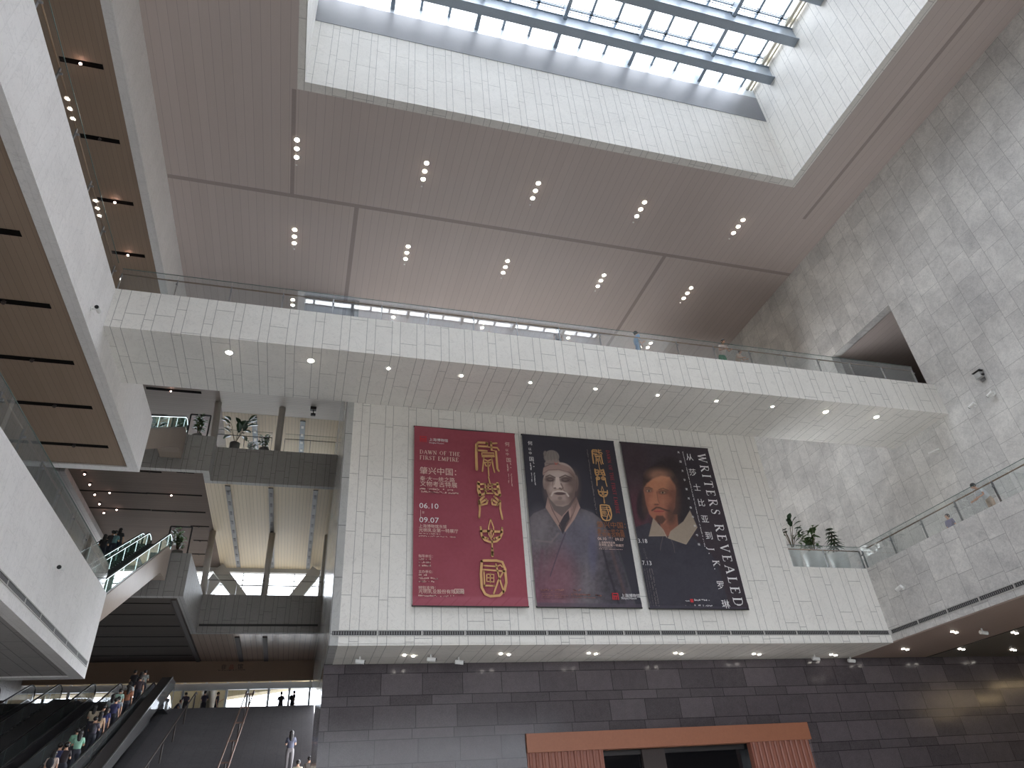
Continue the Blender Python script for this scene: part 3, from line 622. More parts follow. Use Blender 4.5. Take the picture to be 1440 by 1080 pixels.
# ------------------------------------------------------------------ banners: print colours and painted hem sheen laid on the cloth mesh, lettering as parts
YB = 23.84
SERIF = {   # strokes: (thick or thin, points); unit height 1; advance width last
 'A': ([(0,[(.05,0),(.4,1)]),(1,[(.4,1),(.75,0)]),(0,[(.2,.35),(.6,.35)]),(0,[(-.04,0),(.17,0)]),(0,[(.6,0),(.88,0)])], .85),
 'D': ([(1,[(.15,0),(.15,1)]),(0,[(0,1),(.4,1),(.62,.9),(.74,.5),(.62,.1),(.4,0),(0,0)]),(1,[(.7,.72),(.73,.5),(.7,.28)])], .88),
 'E': ([(1,[(.15,0),(.15,1)]),(0,[(0,1),(.56,1),(.58,.82)]),(0,[(.15,.52),(.42,.52)]),(0,[(0,0),(.58,0),(.62,.2)])], .72),
 'F': ([(1,[(.15,0),(.15,1)]),(0,[(0,1),(.56,1),(.58,.82)]),(0,[(.15,.52),(.42,.52)]),(0,[(0,0),(.3,0)])], .66),
 'H': ([(1,[(.15,0),(.15,1)]),(1,[(.7,0),(.7,1)]),(0,[(.15,.5),(.7,.5)]),(0,[(0,0),(.3,0)]),(0,[(0,1),(.3,1)]),(0,[(.55,0),(.85,0)]),(0,[(.55,1),(.85,1)])], .95),
 'I': ([(1,[(.15,0),(.15,1)]),(0,[(0,0),(.3,0)]),(0,[(0,1),(.3,1)])], .42),
 'J': ([(1,[(.25,1),(.25,.1),(.15,-.12),(-.02,-.18)]),(0,[(.1,1),(.4,1)])], .5),
 'K': ([(1,[(.15,0),(.15,1)]),(0,[(.15,.42),(.6,1)]),(1,[(.3,.6),(.72,0)]),(0,[(0,0),(.3,0)]),(0,[(0,1),(.3,1)]),(0,[(.5,1),(.74,1)]),(0,[(.58,0),(.88,0)])], .86),
 'L': ([(1,[(.15,0),(.15,1)]),(0,[(0,1),(.3,1)]),(0,[(0,0),(.56,0),(.6,.22)])], .66),
 'M': ([(0,[(.12,0),(.16,1)]),(1,[(.16,1),(.5,.05)]),(0,[(.5,.05),(.84,1)]),(1,[(.84,1),(.88,0)]),(0,[(0,0),(.24,0)]),(0,[(.74,0),(1.02,0)])], 1.1),
 'N': ([(0,[(.14,0),(.14,1)]),(1,[(.14,1),(.74,0)]),(0,[(.74,0),(.74,1)]),(0,[(0,0),(.28,0)]),(0,[(.6,1),(.88,1)])], .95),
 'O': ([(1,[(.1,.7),(.07,.5),(.1,.3)]),(1,[(.73,.7),(.76,.5),(.73,.3)]),(0,[(.1,.7),(.22,.93),(.42,1),(.62,.93),(.73,.7)]),(0,[(.1,.3),(.22,.07),(.42,0),(.62,.07),(.73,.3)])], .9),
 'P': ([(1,[(.15,0),(.15,1)]),(0,[(0,1),(.4,1),(.58,.9),(.6,.72),(.54,.54),(.38,.46),(.15,.46)]),(0,[(0,0),(.32,0)])], .7),
 'R': ([(1,[(.15,0),(.15,1)]),(0,[(0,1),(.4,1),(.58,.9),(.6,.75),(.54,.58),(.38,.5),(.15,.5)]),(1,[(.34,.5),(.7,0)]),(0,[(0,0),(.3,0)]),(0,[(.6,0),(.82,0)])], .8),
 'S': ([(0,[(.52,.78),(.5,.95),(.3,1),(.12,.9),(.1,.72)]),(1,[(.1,.74),(.22,.58),(.42,.42),(.5,.25)]),(0,[(.5,.28),(.46,.08),(.28,0),(.08,.06),(.06,.24)])], .62),
 'T': ([(1,[(.36,0),(.36,1)]),(0,[(0,.82),(.02,1),(.7,1),(.72,.82)]),(0,[(.2,0),(.52,0)])], .76),
 'V': ([(1,[(.08,1),(.4,0)]),(0,[(.4,0),(.72,1)]),(0,[(-.04,1),(.24,1)]),(0,[(.58,1),(.82,1)])], .82),
 'W': ([(1,[(.08,1),(.34,0)]),(0,[(.34,0),(.56,1)]),(1,[(.5,1),(.76,0)]),(0,[(.76,0),(1.02,1)]),(0,[(-.04,1),(.22,1)]),(0,[(.9,1),(1.12,1)])], 1.12),
 '.': ([(1,[(.08,.0),(.16,.08)])], .3), ' ': ([], .42)}
def ribbon(m, pts, wd, y, cap=0):
    """a flat stroke in the banner plane (x, z) with optional round ends"""
    P = [Vector((p[0], p[1])) for p in pts]; n = len(P); L = []; Rr = []
    for i, p in enumerate(P):
        d = (P[min(i+1, n-1)]-P[max(i-1, 0)]).normalized(); nrm = Vector((-d.y, d.x))*wd/2; L.append(p+nrm); Rr.append(p-nrm)
    m.add([(q.x, y, q.y) for q in L+Rr], [(i, i+1, n+i+1, n+i) for i in range(n-1)])
    if cap:
        for p in (P[0], P[-1]):
            m.add([(p.x+wd/2*math.cos(a*math.pi/5), y, p.y+wd/2*math.sin(a*math.pi/5)) for a in range(10)], [tuple(range(10))])
def serif(text, x, z, h, y, ang=0, thick=.13, thin=.06, track=.06, step=None):
    """serif capitals drawn from (x, z); ang = -90 reads downward"""
    m = MB(); ca, sa = math.cos(math.radians(ang)), math.sin(math.radians(ang)); u = 0
    for ch in text:
        st, adv = SERIF[ch]
        for k, pts in st:
            ribbon(m, [(x+h*((u+p[0])*ca-p[1]*sa), z+h*((u+p[0])*sa+p[1]*ca)) for p in pts], h*(thick if k else thin), y)
        u += adv+track
    return m
def print_text(body, x, z, size, y, parent, color, name='lettering', align='LEFT', ang=0, vertical=False, sx=1):
    parts = list(body) if vertical else [body]
    m = MB()
    for i, t in enumerate(parts):
        if t == ' ': continue
        cu = bpy.data.curves.new('t', 'FONT'); cu.body = t; cu.size = size; cu.align_x = align; cu.align_y = 'TOP' if vertical else 'BOTTOM_BASELINE'; cu.resolution_u = 2
        to = bpy.data.objects.new('t', cu); COL.objects.link(to)
        dg = bpy.context.evaluated_depsgraph_get(); me = bpy.data.meshes.new_from_object(to.evaluated_get(dg))
        ca, sa = math.cos(math.radians(ang)), math.sin(math.radians(ang))
        zz = z-(i*size*1.08 if vertical else 0)
        m.add([(x+v.co.x*ca*sx-v.co.y*sa, y, zz+v.co.x*sa+v.co.y*ca) for v in me.vertices], [tuple(p.vertices) for p in me.polygons])
        bpy.data.objects.remove(to); bpy.data.curves.remove(cu); bpy.data.meshes.remove(me)
    return m.build(name, color, parent, fix=False)
def small_print(x, z, w_, h, y, parent, color, down=False, seed=1, name='small_print'):
    """lines too small to read in the photograph: short uneven ticks"""
    rnd = random.Random(seed); m = MB(); t = 0
    while t < w_:
        d = rnd.uniform(.45, .8)*h
        if rnd.random() > .15:
            for _ in range(2):
                a, b_ = sorted((rnd.uniform(.0, h), rnd.uniform(.0, h)))
                b_ = max(b_, a+h*.3)
                if down: m.add([(x+a, y, z-t), (x+b_, y, z-t), (x+b_, y, z-t-d), (x+a, y, z-t-d)], [(0,1,2,3)])
                else: m.add([(x+t, y, z+a), (x+t+d, y, z+a), (x+t+d, y, z+b_), (x+t, y, z+b_)], [(0,1,2,3)])
        t += d+h*.22
    return m.build(name, color, parent, fix=False)
pink = plain('pale_pink_ink', lin(226,196,184), .7, var=.02); whitei = plain('white_ink', lin(232,230,230), .7, var=.02); redi = plain('red_ink', lin(196,50,58), .7, var=.02)
goldi = plain('gold_ink', lin(208,162,108), .6, var=.12, scale=4); gold_d = plain('dark_gold_ink', lin(150,96,60), .7); dim = plain('dim_ink', lin(120,112,112), .7); redd = plain('dark_red_ink', lin(150,52,58), .7); dimp = plain('dusky_ink', lin(150,104,96), .7)
cloth_m, cnt, cb = newmat('banner_print', .62, spec=.25)
va = cnt.nodes.new('ShaderNodeVertexColor'); va.layer_name = 'Print'; cnt.links.new(va.outputs['Color'], cb.inputs['Base Color'])
def proj(P):                    # back to photo pixels, only to lay the print out on the cloth
    c = P@R3.T; return 720+FPX*c[:,0]/c[:,2], 540+FPX*c[:,1]/c[:,2]
def srgb2lin(c): c = np.clip(c, 0, 255)/255; return np.where(c <= .04045, c/12.92, ((c+.055)/1.055)**2.4)
class Paint:
    def __init__(s, u, v, bg): s.u = u; s.v = v; s.c = np.ones((len(u), 3))*np.array(bg, float); s.sh = None
    def over(s, a, col): a = np.clip(a, 0, 1)[:,None]; s.c = s.c*(1-a)+np.array(col, float)*a
    def ell(s, cx, cy, rx, ry, col, a=1, soft=.12, rot=0):
        t = math.radians(rot); du, dv = s.u-cx, s.v-cy; p = (du*math.cos(t)+dv*math.sin(t))/rx; q = (-du*math.sin(t)+dv*math.cos(t))/ry
        d = np.sqrt(p*p+q*q); s.over(a*np.clip((1-d)/soft+.5, 0, 1), col); return s
    def poly(s, pts, col, a=1, soft=2.5):
        P = np.array(pts, float); ins = np.zeros(len(s.u), bool); dm = np.full(len(s.u), 1e9)
        for i in range(len(P)):
            x1, y1 = P[i]; x2, y2 = P[(i+1) % len(P)]
            cond = ((y1 > s.v) != (y2 > s.v)); xi = (x2-x1)*(s.v-y1)/((y2-y1) if y2 != y1 else 1e-9)+x1
            ins ^= cond & (s.u < xi)
            L2 = (x2-x1)**2+(y2-y1)**2+1e-9; t = np.clip(((s.u-x1)*(x2-x1)+(s.v-y1)*(y2-y1))/L2, 0, 1)
            dm = np.minimum(dm, np.hypot(s.u-x1-t*(x2-x1), s.v-y1-t*(y2-y1)))
        sd = np.where(ins, dm, -dm); s.over(a*np.clip(sd/soft+.5, 0, 1), col); return s
    def line(s, pts, wd, col, a=1, soft=1.5):
        dm = np.full(len(s.u), 1e9)
        for (x1, y1), (x2, y2) in zip(pts, pts[1:]):
            L2 = (x2-x1)**2+(y2-y1)**2+1e-9; t = np.clip(((s.u-x1)*(x2-x1)+(s.v-y1)*(y2-y1))/L2, 0, 1)
            dm = np.minimum(dm, np.hypot(s.u-x1-t*(x2-x1), s.v-y1-t*(y2-y1)))
        s.over(a*np.clip((wd/2-dm)/soft+.5, 0, 1), col); return s
    def noise(s, sc, amp, seed=0):
        rg = np.random.RandomState(seed); g = rg.rand(260, 260); x = s.u/sc+50; y = s.v/sc+50; xi = np.floor(x).astype(int); yi = np.floor(y).astype(int); fx = x-xi; fy = y-yi
        fx = fx*fx*(3-2*fx); fy = fy*fy*(3-2*fy); G = lambda i, j: g[i % 260, j % 260]
        n = G(xi,yi)*(1-fx)*(1-fy)+G(xi+1,yi)*fx*(1-fy)+G(xi,yi+1)*(1-fx)*fy+G(xi+1,yi+1)*fx*fy
        return (n-.5)*2*amp
def banner(x0, x1, z0, z1, label, painter, nx=190):
    e = empty('exhibition_banner', ((x0+x1)/2, YB, z0)); tag(e, label, 'banner', 'banners on the stone wall')
    nz = int(nx*(z1-z0)/(x1-x0)); X_, Z_ = np.meshgrid(np.linspace(x0, x1, nx+1), np.linspace(z0, z1, nz+1)); X_ = X_.ravel(); Z_ = Z_.ravel()
    hz = (Z_-z0)
    Y_ = YB-.012*np.sin((X_-x0)*1.7+1)*np.clip(hz/3, 0, 1)-.03*np.exp(-((hz-.14)/.12)**2)
    vs = np.stack([X_, Y_, Z_], 1); u, v = proj(np.stack([X_, np.full_like(X_, YB), Z_], 1)); col = srgb2lin(painter(u, v))
    fs = [(j*(nx+1)+i, j*(nx+1)+i+1, (j+1)*(nx+1)+i+1, (j+1)*(nx+1)+i) for j in range(nz) for i in range(nx)]
    off = np.array(e.location); me = bpy.data.meshes.new('cloth'); me.from_pydata((vs-off).tolist(), [], fs)
    ca = me.color_attributes.new('Print', 'FLOAT_COLOR', 'POINT'); ca.data.foreach_set('color', np.concatenate([col, np.ones((len(col),1))], 1).ravel())
    for p in me.polygons: p.use_smooth = True
    me.materials.append(cloth_m); o = bpy.data.objects.new('cloth', me); COL.objects.link(o); o.parent = e
    for z, nm in ((z0+.0, 'bottom_bar'), (z1, 'top_bar')): MB().tube([(x0-.02, YB+.03, z), (x1+.02, YB+.03, z)], .035, 8).build(nm, 'dark', e)
    m = MB()
    for x in np.linspace(x0+.3, x1-.3, 4): m.bar((x, YB+.05, z1-.1), (x, YW, z1-.1), .03, .03)
    m.build('hanger', 'stainless', e)
    return e
def W(px, py): p = at(px, py, 'y', YB); return p[0], p[2]
# --- banner 1, crimson
def paint1(u, v):
    p = Paint(u, v, (148,72,84)); p.c += p.noise(40, 5, 1)[:,None]+p.noise(3, 2, 2)[:,None]
    p.poly([(578,838),(742,840),(742,853),(578,852)], (164,92,106), .55, 3)  # lighter foot band: sheen of the bottom pocket, painted in
    for k in range(9): p.line([(580+k*18, 851),(590+k*18, 841)], 1.2, (134,60,72), .5)
    return p.c
b1 = banner(3.62, 7.82, 7.02, 14.19, 'crimson exhibition banner with four large gold characters, leftmost of the three', paint1)
G = {   # seal characters as strokes in photo pixels; (width, round, points)
 0: [(2.9,[(670,661),(669.3,640),(669.5,626),(672,623),(684,623.5)]),(2.3,[(671,628),(685,628.8),(685,625)]),(2.3,[(671,634),(684,635)]),(2.4,[(690,622.5),(691,634),(697,635),(699,660),(701,663)]),(2,[(690,624.5),(698,624)]),(2,[(687,629.5),(699,630.5),(701,634)]),
     (1.5,[(677,637.5),(694,638),(695,643),(677.5,643),(677,637.5)]),(1.4,[(678,641),(694,641)]),(1.6,[(680,645),(679,655),(678,663.5)]),(1.6,[(691,645),(693,657),(695,665)]),(1.4,[(680,646.5),(685.5,649),(691,646.5)]),(1.4,[(681,651),(690,651),(688,656),(683,656),(681,651)]),(1.5,[(685.5,650),(686.5,662),(687,670)])],
 1: [(1.4,[(686.5,671.5),(687.5,676),(689,681)]),(3.4,[(672.5,679.5),(672.5,690),(674.5,697)]),(2.2,[(673,682),(681,681)]),(2.2,[(673,688.5),(681,688.5)]),(2.4,[(674.5,697),(681,695),(683,692)]),(3.2,[(699,680.5),(701,690),(702.5,697)]),(2.2,[(699,682),(692,682)]),(2.2,[(700,688.5),(693,688.5)]),(2.4,[(702,697),(697,696),(694,692)]),
     (1.5,[(682,681),(682,693)]),(1.3,[(686,681),(686,690)]),(1.3,[(691,681),(692,692)]),(1.5,[(682,694.5),(692.5,694.5)]),(1.3,[(683,684.5),(691,684.5)]),(1.3,[(683,688.5),(691,688.5)]),
     (2.3,[(673,706),(680,699)]),(2.3,[(674,709),(683,703)]),(2.2,[(676,711),(684,709),(685,705)]),(2,[(673,705),(674.5,716),(673.5,728.5)]),(2.3,[(695,699),(702,706)]),(2.3,[(692,703),(700,709)]),(2.2,[(691,705),(692,710),(699,711)]),(2,[(703,705),(703,716),(706,730.5)])],
 2: [(2.2,[(675.5,742),(677,754),(681,760),(689,763),(698,762),(703,757),(706,750),(705.5,743)]),(2.6,[(676.5,747.5),(686,747.5)]),(2.6,[(693,748),(704.5,748.5)]),(2.6,[(679,756),(685,758)]),(2.4,[(695,758),(702,756)]),(1.2,[(689.5,730.5),(686.5,742),(687,752),(690,759),(693.5,752),(693.5,742),(689.5,730.5)]),(1.5,[(690,745),(690,756)]),(1.6,[(691.5,760),(691.8,772)]),(2.4,[(691.8,772),(692,777)]),(3.0,[(692,778),(692,782)])],
 3: [(2.6,[(677,790),(676,808),(677,827),(682,836),(689,839),(702,838),(709,831),(711.5,820),(710,801),(706,791),(698,789),(680,789),(677,790)]),(1.7,[(679,801.5),(709,804)]),(1.7,[(681,824),(694,824.5)]),(1.5,[(680,804),(681,824)]),(1.7,[(697,794),(701,811),(708,834)]),(1.7,[(708,803),(700,818),(694,835)]),(1.3,[(684,808),(694,808.5),(694,819),(684,818),(684,808)]),(1.1,[(689,807),(689,820)]),(1.1,[(685,813),(693,813.5)]),(1.4,[(680,796),(696,797)]),(1.3,[(697,798),(703,795),(706,798)])]}
def seal(parent, f, sc, y=YB-.05, mat=goldi):
    for k, strokes in G.items():
        m = MB()
        for wd, pts in strokes:
            a = [W(*p) for p in pts]; mpp = .0285
            ribbon(m, [f(q) for q in a], wd*mpp*1.28*sc, y, 1)
        m.build('gold_character', mat, parent, fix=False)
seal(b1, lambda q: q, 1)
def T(b, txt, px, py, h, mat, **kw):
    x, z = W(px, py); return print_text(txt, x, z, h, YB-.05, b, mat, **kw)
def SP(b, px, py, px2, h, mat, down=False, seed=1):
    x, z = W(px, py)
    if down: L = z-W(px, px2)[1]
    else: L = W(px2, py)[0]-x
    return small_print(x, z, L, h, YB-.05, b, mat, down, seed)
def logo(b, px, py, h):         # three-legged red square mark
    x, z = W(px, py); m = MB(); y = YB-.05
    ribbon(m, [(x, z+h*.92), (x+h, z+h*.92)], h*.14, y); ribbon(m, [(x+.02, z+h*.55), (x+h-.02, z+h*.55)], h*.14, y)
    for t in (.08, .92): ribbon(m, [(x+h*t, z), (x+h*t, z+h)], h*.15, y)
    for t in (.36, .64): ribbon(m, [(x+h*t, z), (x+h*t, z+h*.5)], h*.14, y)
    m.build('red_mark', redi, b, fix=False)
def serif_words(b, text, x, z, h, mat, ang=0, **kw):
    u = 0; ca, sa = math.cos(math.radians(ang)), math.sin(math.radians(ang)); tr = kw.get('track', .06)
    for wd in text.split(' '):
        for ch in wd:
            serif(ch, x+h*u*ca, z+h*u*sa, h, YB-.05, ang=ang, **kw).build('letter', mat, b, fix=False); u += SERIF[ch][1]+tr
        u += SERIF[' '][1]+tr
x, z = W(590, 638.5); serif_words(b1, 'DAWN OF THE', x, z, .165, pink, thick=.17, thin=.08, track=.12)
x, z = W(590, 646.5); serif_words(b1, 'FIRST EMPIRE', x, z, .165, pink, thick=.17, thin=.08, track=.12)
logo(b1, 590, 622, .27); T(b1, '上海博物馆', 603, 620.5, .155, whitei); T(b1, 'Shanghai Museum', 603, 624, .085, whitei)
T(b1, '肇兴中国：', 589.5, 666, .335, pink); T(b1, '秦·大一统之路', 590, 676, .22, pink); T(b1, '文物考古特展', 590, 683.5, .245, pink)
SP(b1, 590, 689, 636, .07, pink, seed=3); SP(b1, 590, 693, 643, .07, pink, seed=4)
T(b1, '06.10', 589, 715, .30, whitei, sx=1.12); T(b1, '09.07', 589, 735, .30, whitei, sx=1.12); x, z = W(591, 716); MB().box(x, x+.012, YB-.05, YB-.045, z-.36, z-.04).build('rule', pink, b1)
T(b1, '至', 593, 722.5, .10, pink)
T(b1, '上海博物馆东馆', 588.5, 742, .15, pink); T(b1, '光明乳业第一特展厅', 588.5, 748, .165, pink); SP(b1, 588.5, 751.5, 618, .04, pink, seed=5); SP(b1, 588.5, 755, 639, .045, pink, seed=6)
T(b1, '指导单位：', 588, 784, .12, pink); T(b1, '主办单位：', 588, 806, .12, pink); T(b1, '特别支持：', 588, 829, .14, pink)
for i, (py, px2) in enumerate(((788,605),(792.5,605),(797,605),(810.5,603),(815,616),(819.5,610))): SP(b1, 588.5, py, px2, .065, pink, seed=7+i)
T(b1, '光明乳业股份有限公司', 588, 834.5, .165, pink); SP(b1, 588, 839.5, 638, .06, pink, seed=20)
x, z = W(639, 837); m = MB(); ribbon(m, [(x, z+.06), (x, z+.2), (x+.33, z+.2), (x+.33, z+.06), (x, z+.06)], .025, YB-.05); m.build('badge_frame', pink, b1, fix=False); T(b1, '光明', 640, 835, .15, pink)
def side_mark(b, dx, dy, mat):
    for i, ch in enumerate('何以中国'): T(b, ch, 709.5+dx+i*.6, (627.5,635,641,650)[i]+dy, (.21,.14,.15,.22)[i], mat)
    SP(b, 712+dx, 652+dy, 663+dy, .06, mat, True, 31); SP(b, 716+dx, 652+dy, 663+dy, .06, mat, True, 32)
    SP(b, 713.5+dx, 667+dy, 679+dy, .05, mat, True, 33); SP(b, 717.5+dx, 667+dy, 684+dy, .05, mat, True, 34)
side_mark(b1, 0, 0, pink)
# --- banner 2, statue (a generic clay figure)
def paint2(u, v):
    a, b_ = (u-720)*4, (v-600)*4
    p = Paint(a, b_, (44,42,50)); n1 = p.noise(60, 1, 3); n2 = p.noise(14, 1, 4); n3 = p.noise(6, 1, 5)
    rn = p.noise(34, 1, 9)
    body = [(92,520),(120,488),(195,455),(240,520),(340,520),(388,458),(450,480),(495,515),(560,620),(600,730),(650,860),(700,1022),(100,1022)]
    p.poly(body, (88,82,86), 1, 5)
    base = p.c.copy(); msk = np.abs(base-np.array([44,42,50])).sum(1) > 12
    low = np.clip((b_-640)/300, 0, 1); left = np.clip((430-a)/300, 0, 1)
    tgt = np.array([104,60,74])[None,:]; w_ = (low*left*.8)[:,None]*msk[:,None]; p.c = p.c*(1-w_)+tgt*w_
    w_ = (np.clip((a-430)/120, 0, 1)*np.clip((b_-560)/160, 0, 1)*.75)[:,None]*msk[:,None]; p.c = p.c*(1-w_)+np.array([50,46,54])[None,:]*w_
    p.c += (n1*6+n2*7+n3*4)[:,None]*msk[:,None]*np.array([1,.92,1.05])
    p.ell(150, 560, 60, 100, (112,104,108), .45, .9).ell(420, 540, 50, 60, (104,102,112), .5, .9).ell(360, 640, 90, 130, (76,76,94), .4, .9).ell(455, 700, 26, 130, (76,78,112), .35, .9).ell(270, 850, 90, 160, (118,66,76), .4, .9)
    p.line([(130,640),(220,650),(262,600)], 9, (120,104,104), .5, 6).line([(300,600),(262,700),(215,840)], 6, (60,50,62), .7, 5).line([(560,700),(640,960)], 16, (88,66,62), .5, 12).line([(600,700),(690,1000)], 8, (70,70,70), .5, 8).line([(170,700),(150,900)], 20, (90,56,66), .4, 16).line([(500,640),(540,800),(600,1000)], 10, (38,34,42), .8, 8)
    # neck and scarf
    p.poly([(205,385),(355,385),(360,440),(300,520),(250,500),(205,440)], (96,84,82), 1, 3)
    p.poly([(200,392),(188,455),(230,520),(278,590),(292,560),(300,520),(235,470),(212,420)], (142,116,108), 1, 3)
    p.poly([(362,392),(385,455),(352,520),(300,592),(262,560),(285,500),(330,450)], (150,122,114), 1, 3)
    p.poly([(286,604),(262,555),(292,500),(318,470),(326,520)], (44,40,46), .9, 4)
    for k in range(4): p.line([(206+k*4,410+k*12),(226+k*6,470+k*10),(262+k*5,530+k*12)], 2.5, (88,70,68), .8, 2); p.line([(368-k*10,420+k*14),(350-k*6,480+k*16),(306-k*4,545+k*10)], 2.5, (92,74,70), .8, 2)
    # topknot, band, head
    p.ell(222, 170, 44, 38, (112,104,100), 1, .1).ell(186, 152, 10, 16, (104,96,92), 1, .3).poly([(182,205),(196,188),(262,184),(276,215),(270,240),(185,240)], (122,110,106), 1, 3)
    for k in range(5): p.line([(186+k*18,190),(180+k*19,168),(196+k*12,140)], 2.5, (84,76,74), .6, 2)
    p.ell(186, 312, 13, 42, (134,118,112), 1, .15).ell(361, 318, 14, 46, (120,104,98), 1, .15)
    p.ell(270, 300, 92, 100, (156,138,130), 1, .05).poly([(180,320),(362,320),(352,395),(318,438),(286,450),(248,445),(206,400)], (150,130,122), 1, 4)
    p.poly([(172,262),(176,232),(200,214),(262,206),(322,226),(352,268),(354,288),(322,262),(262,246),(205,248),(174,276)], (140,116,110), 1, 3).line([(176,262),(205,244),(262,240),(322,256),(352,284)], 3, (98,80,76), .9, 2).line([(184,226),(214,212),(262,206)], 4, (84,70,68), .9, 3).line([(190,206),(270,214)], 3, (88,74,72), .7, 3).poly([(236,196),(248,206),(262,198),(252,214),(244,216)], (160,80,72), .8, 2)
    # planes of the face
    p.ell(345, 350, 38, 95, (82,66,63), .75, .8).ell(196, 350, 22, 70, (96,80,76), .55, .8).line([(232,300),(226,335),(236,350)], 5, (98,80,76), .7, 4).line([(276,320),(288,346),(276,354)], 6, (88,70,67), .8, 4).line([(228,352),(212,384)], 4, (104,86,82), .6, 4).line([(290,354),(314,386)], 4, (92,76,72), .7, 4).ell(262, 275, 50, 24, (176,160,154), .6, .9).ell(222, 350, 20, 22, (172,154,146), .5, .9).ell(318, 352, 20, 22, (150,130,124), .5, .9)
    p.ell(214, 296, 28, 15, (74,60,58), .85, .6).ell(302, 297, 32, 16, (72,58,56), .85, .6).ell(214, 300, 13, 5, (140,124,118), .3, .5).ell(300, 301, 14, 5, (134,118,112), .3, .5).line([(200,300),(214,304),(230,302)], 2.5, (34,26,26), .95, 2).line([(284,303),(300,306),(318,302)], 2.5, (34,26,26), .95, 2)
    p.line([(190,282),(212,272),(242,286)], 6, (76,62,60), .9, 3).line([(268,286),(300,272),(336,288)], 6, (76,62,60), .9, 3)
    p.poly([(246,284),(264,284),(272,325),(282,340),(270,348),(238,348),(232,338),(242,322)], (186,168,160), .9, 4).ell(242, 346, 7, 5, (90,74,72), .8, .5).ell(270, 347, 7, 5, (84,70,68), .8, .5)
    p.line([(222,388),(232,370),(256,362),(284,364),(306,374),(318,390)], 9, (186,172,164), .9, 3).line([(222,390),(226,380)], 5, (170,156,148), .9, 3)
    p.ell(270, 376, 32, 8, (74,56,56), .95, .5).line([(244,377),(270,380),(298,376)], 2.5, (58,46,48), .9, 2).ell(270, 402, 12, 9, (96,84,80), .6, .8).ell(268, 428, 46, 16, (98,84,82), .5, .9)
    p.poly([(150,0),(0,0)]+[(0,1),(1,1)], (0,0,0), 0)
    p.poly([(130,990),(735,1000),(735,1024),(130,1014)], (74,66,78), .55, 4)  # pocket sheen painted along the foot of the cloth
    return p.c*1.04+12
b2 = banner(8.14, 12.32, 7.02, 14.2, 'dark exhibition banner showing a clay warrior bust in a blue robe, middle of the three', paint2, 230)
side_mark(b2, 32.3, -1.5, whitei)
tx, tz = W(831.5, 633); gx, gz = W(669, 622)
bx, bz = W(853, 733); hx, hz = W(712, 840)
sc_ = (tz-bz)/(gz-hz)
seal(b2, lambda q: (tx+(q[0]-gx)*sc_*.95, tz+(q[1]-gz)*sc_), sc_*1.15)
x, z = W(851.5, 634); serif_words(b2, 'DAWN OF THE FIRST EMPIRE', x, z, .15, redd, ang=-90, thick=.18, thin=.09, track=.10)
x, z = W(824, 633); x2, z2 = W(837, 725); small_print(x, z, z-z2, .06, YB-.05, b2, dim, True, 41)
T(b2, '肇兴中国：', 839, 741.5, .29, gold_d); T(b2, '秦·大一统之路', 839.5, 749, .185, gold_d); T(b2, '文物考古特展', 839.5, 754.5, .20, gold_d)
T(b2, '06.10', 840, 760, .17, pink); T(b2, '09.07', 864.5, 761, .17, pink); SP(b2, 855.5, 757.5, 861, .03, pink, seed=44)
T(b2, '上海博物馆东馆', 841.5, 764.5, .10, pink); T(b2, '光明乳业第一特展厅', 841.5, 768.3, .12, pink); SP(b2, 842, 770.5, 860, .02, pink, seed=45); SP(b2, 842, 772.8, 874, .025, pink, seed=46)
for i, (px, py, px2, h) in enumerate(((760,832,774.5,.075),(780,832,792,.075),(803,832,815,.075),(761,836,773,.035),(761,838.5,776,.035),(761,841,772,.035),(780,836,789,.035),(780,838.5,799,.035),(780,841,795,.035),(803,838,832,.07),(803,841.5,836,.04),(837,839.5,844.5,.1))): SP(b2, px, py, px2, h, dimp, seed=50+i)
logo(b2, 861, 844, .26); T(b2, '上海博物馆', 873, 840.3, .16, whitei); T(b2, 'Shanghai Museum', 873, 843, .09, whitei)
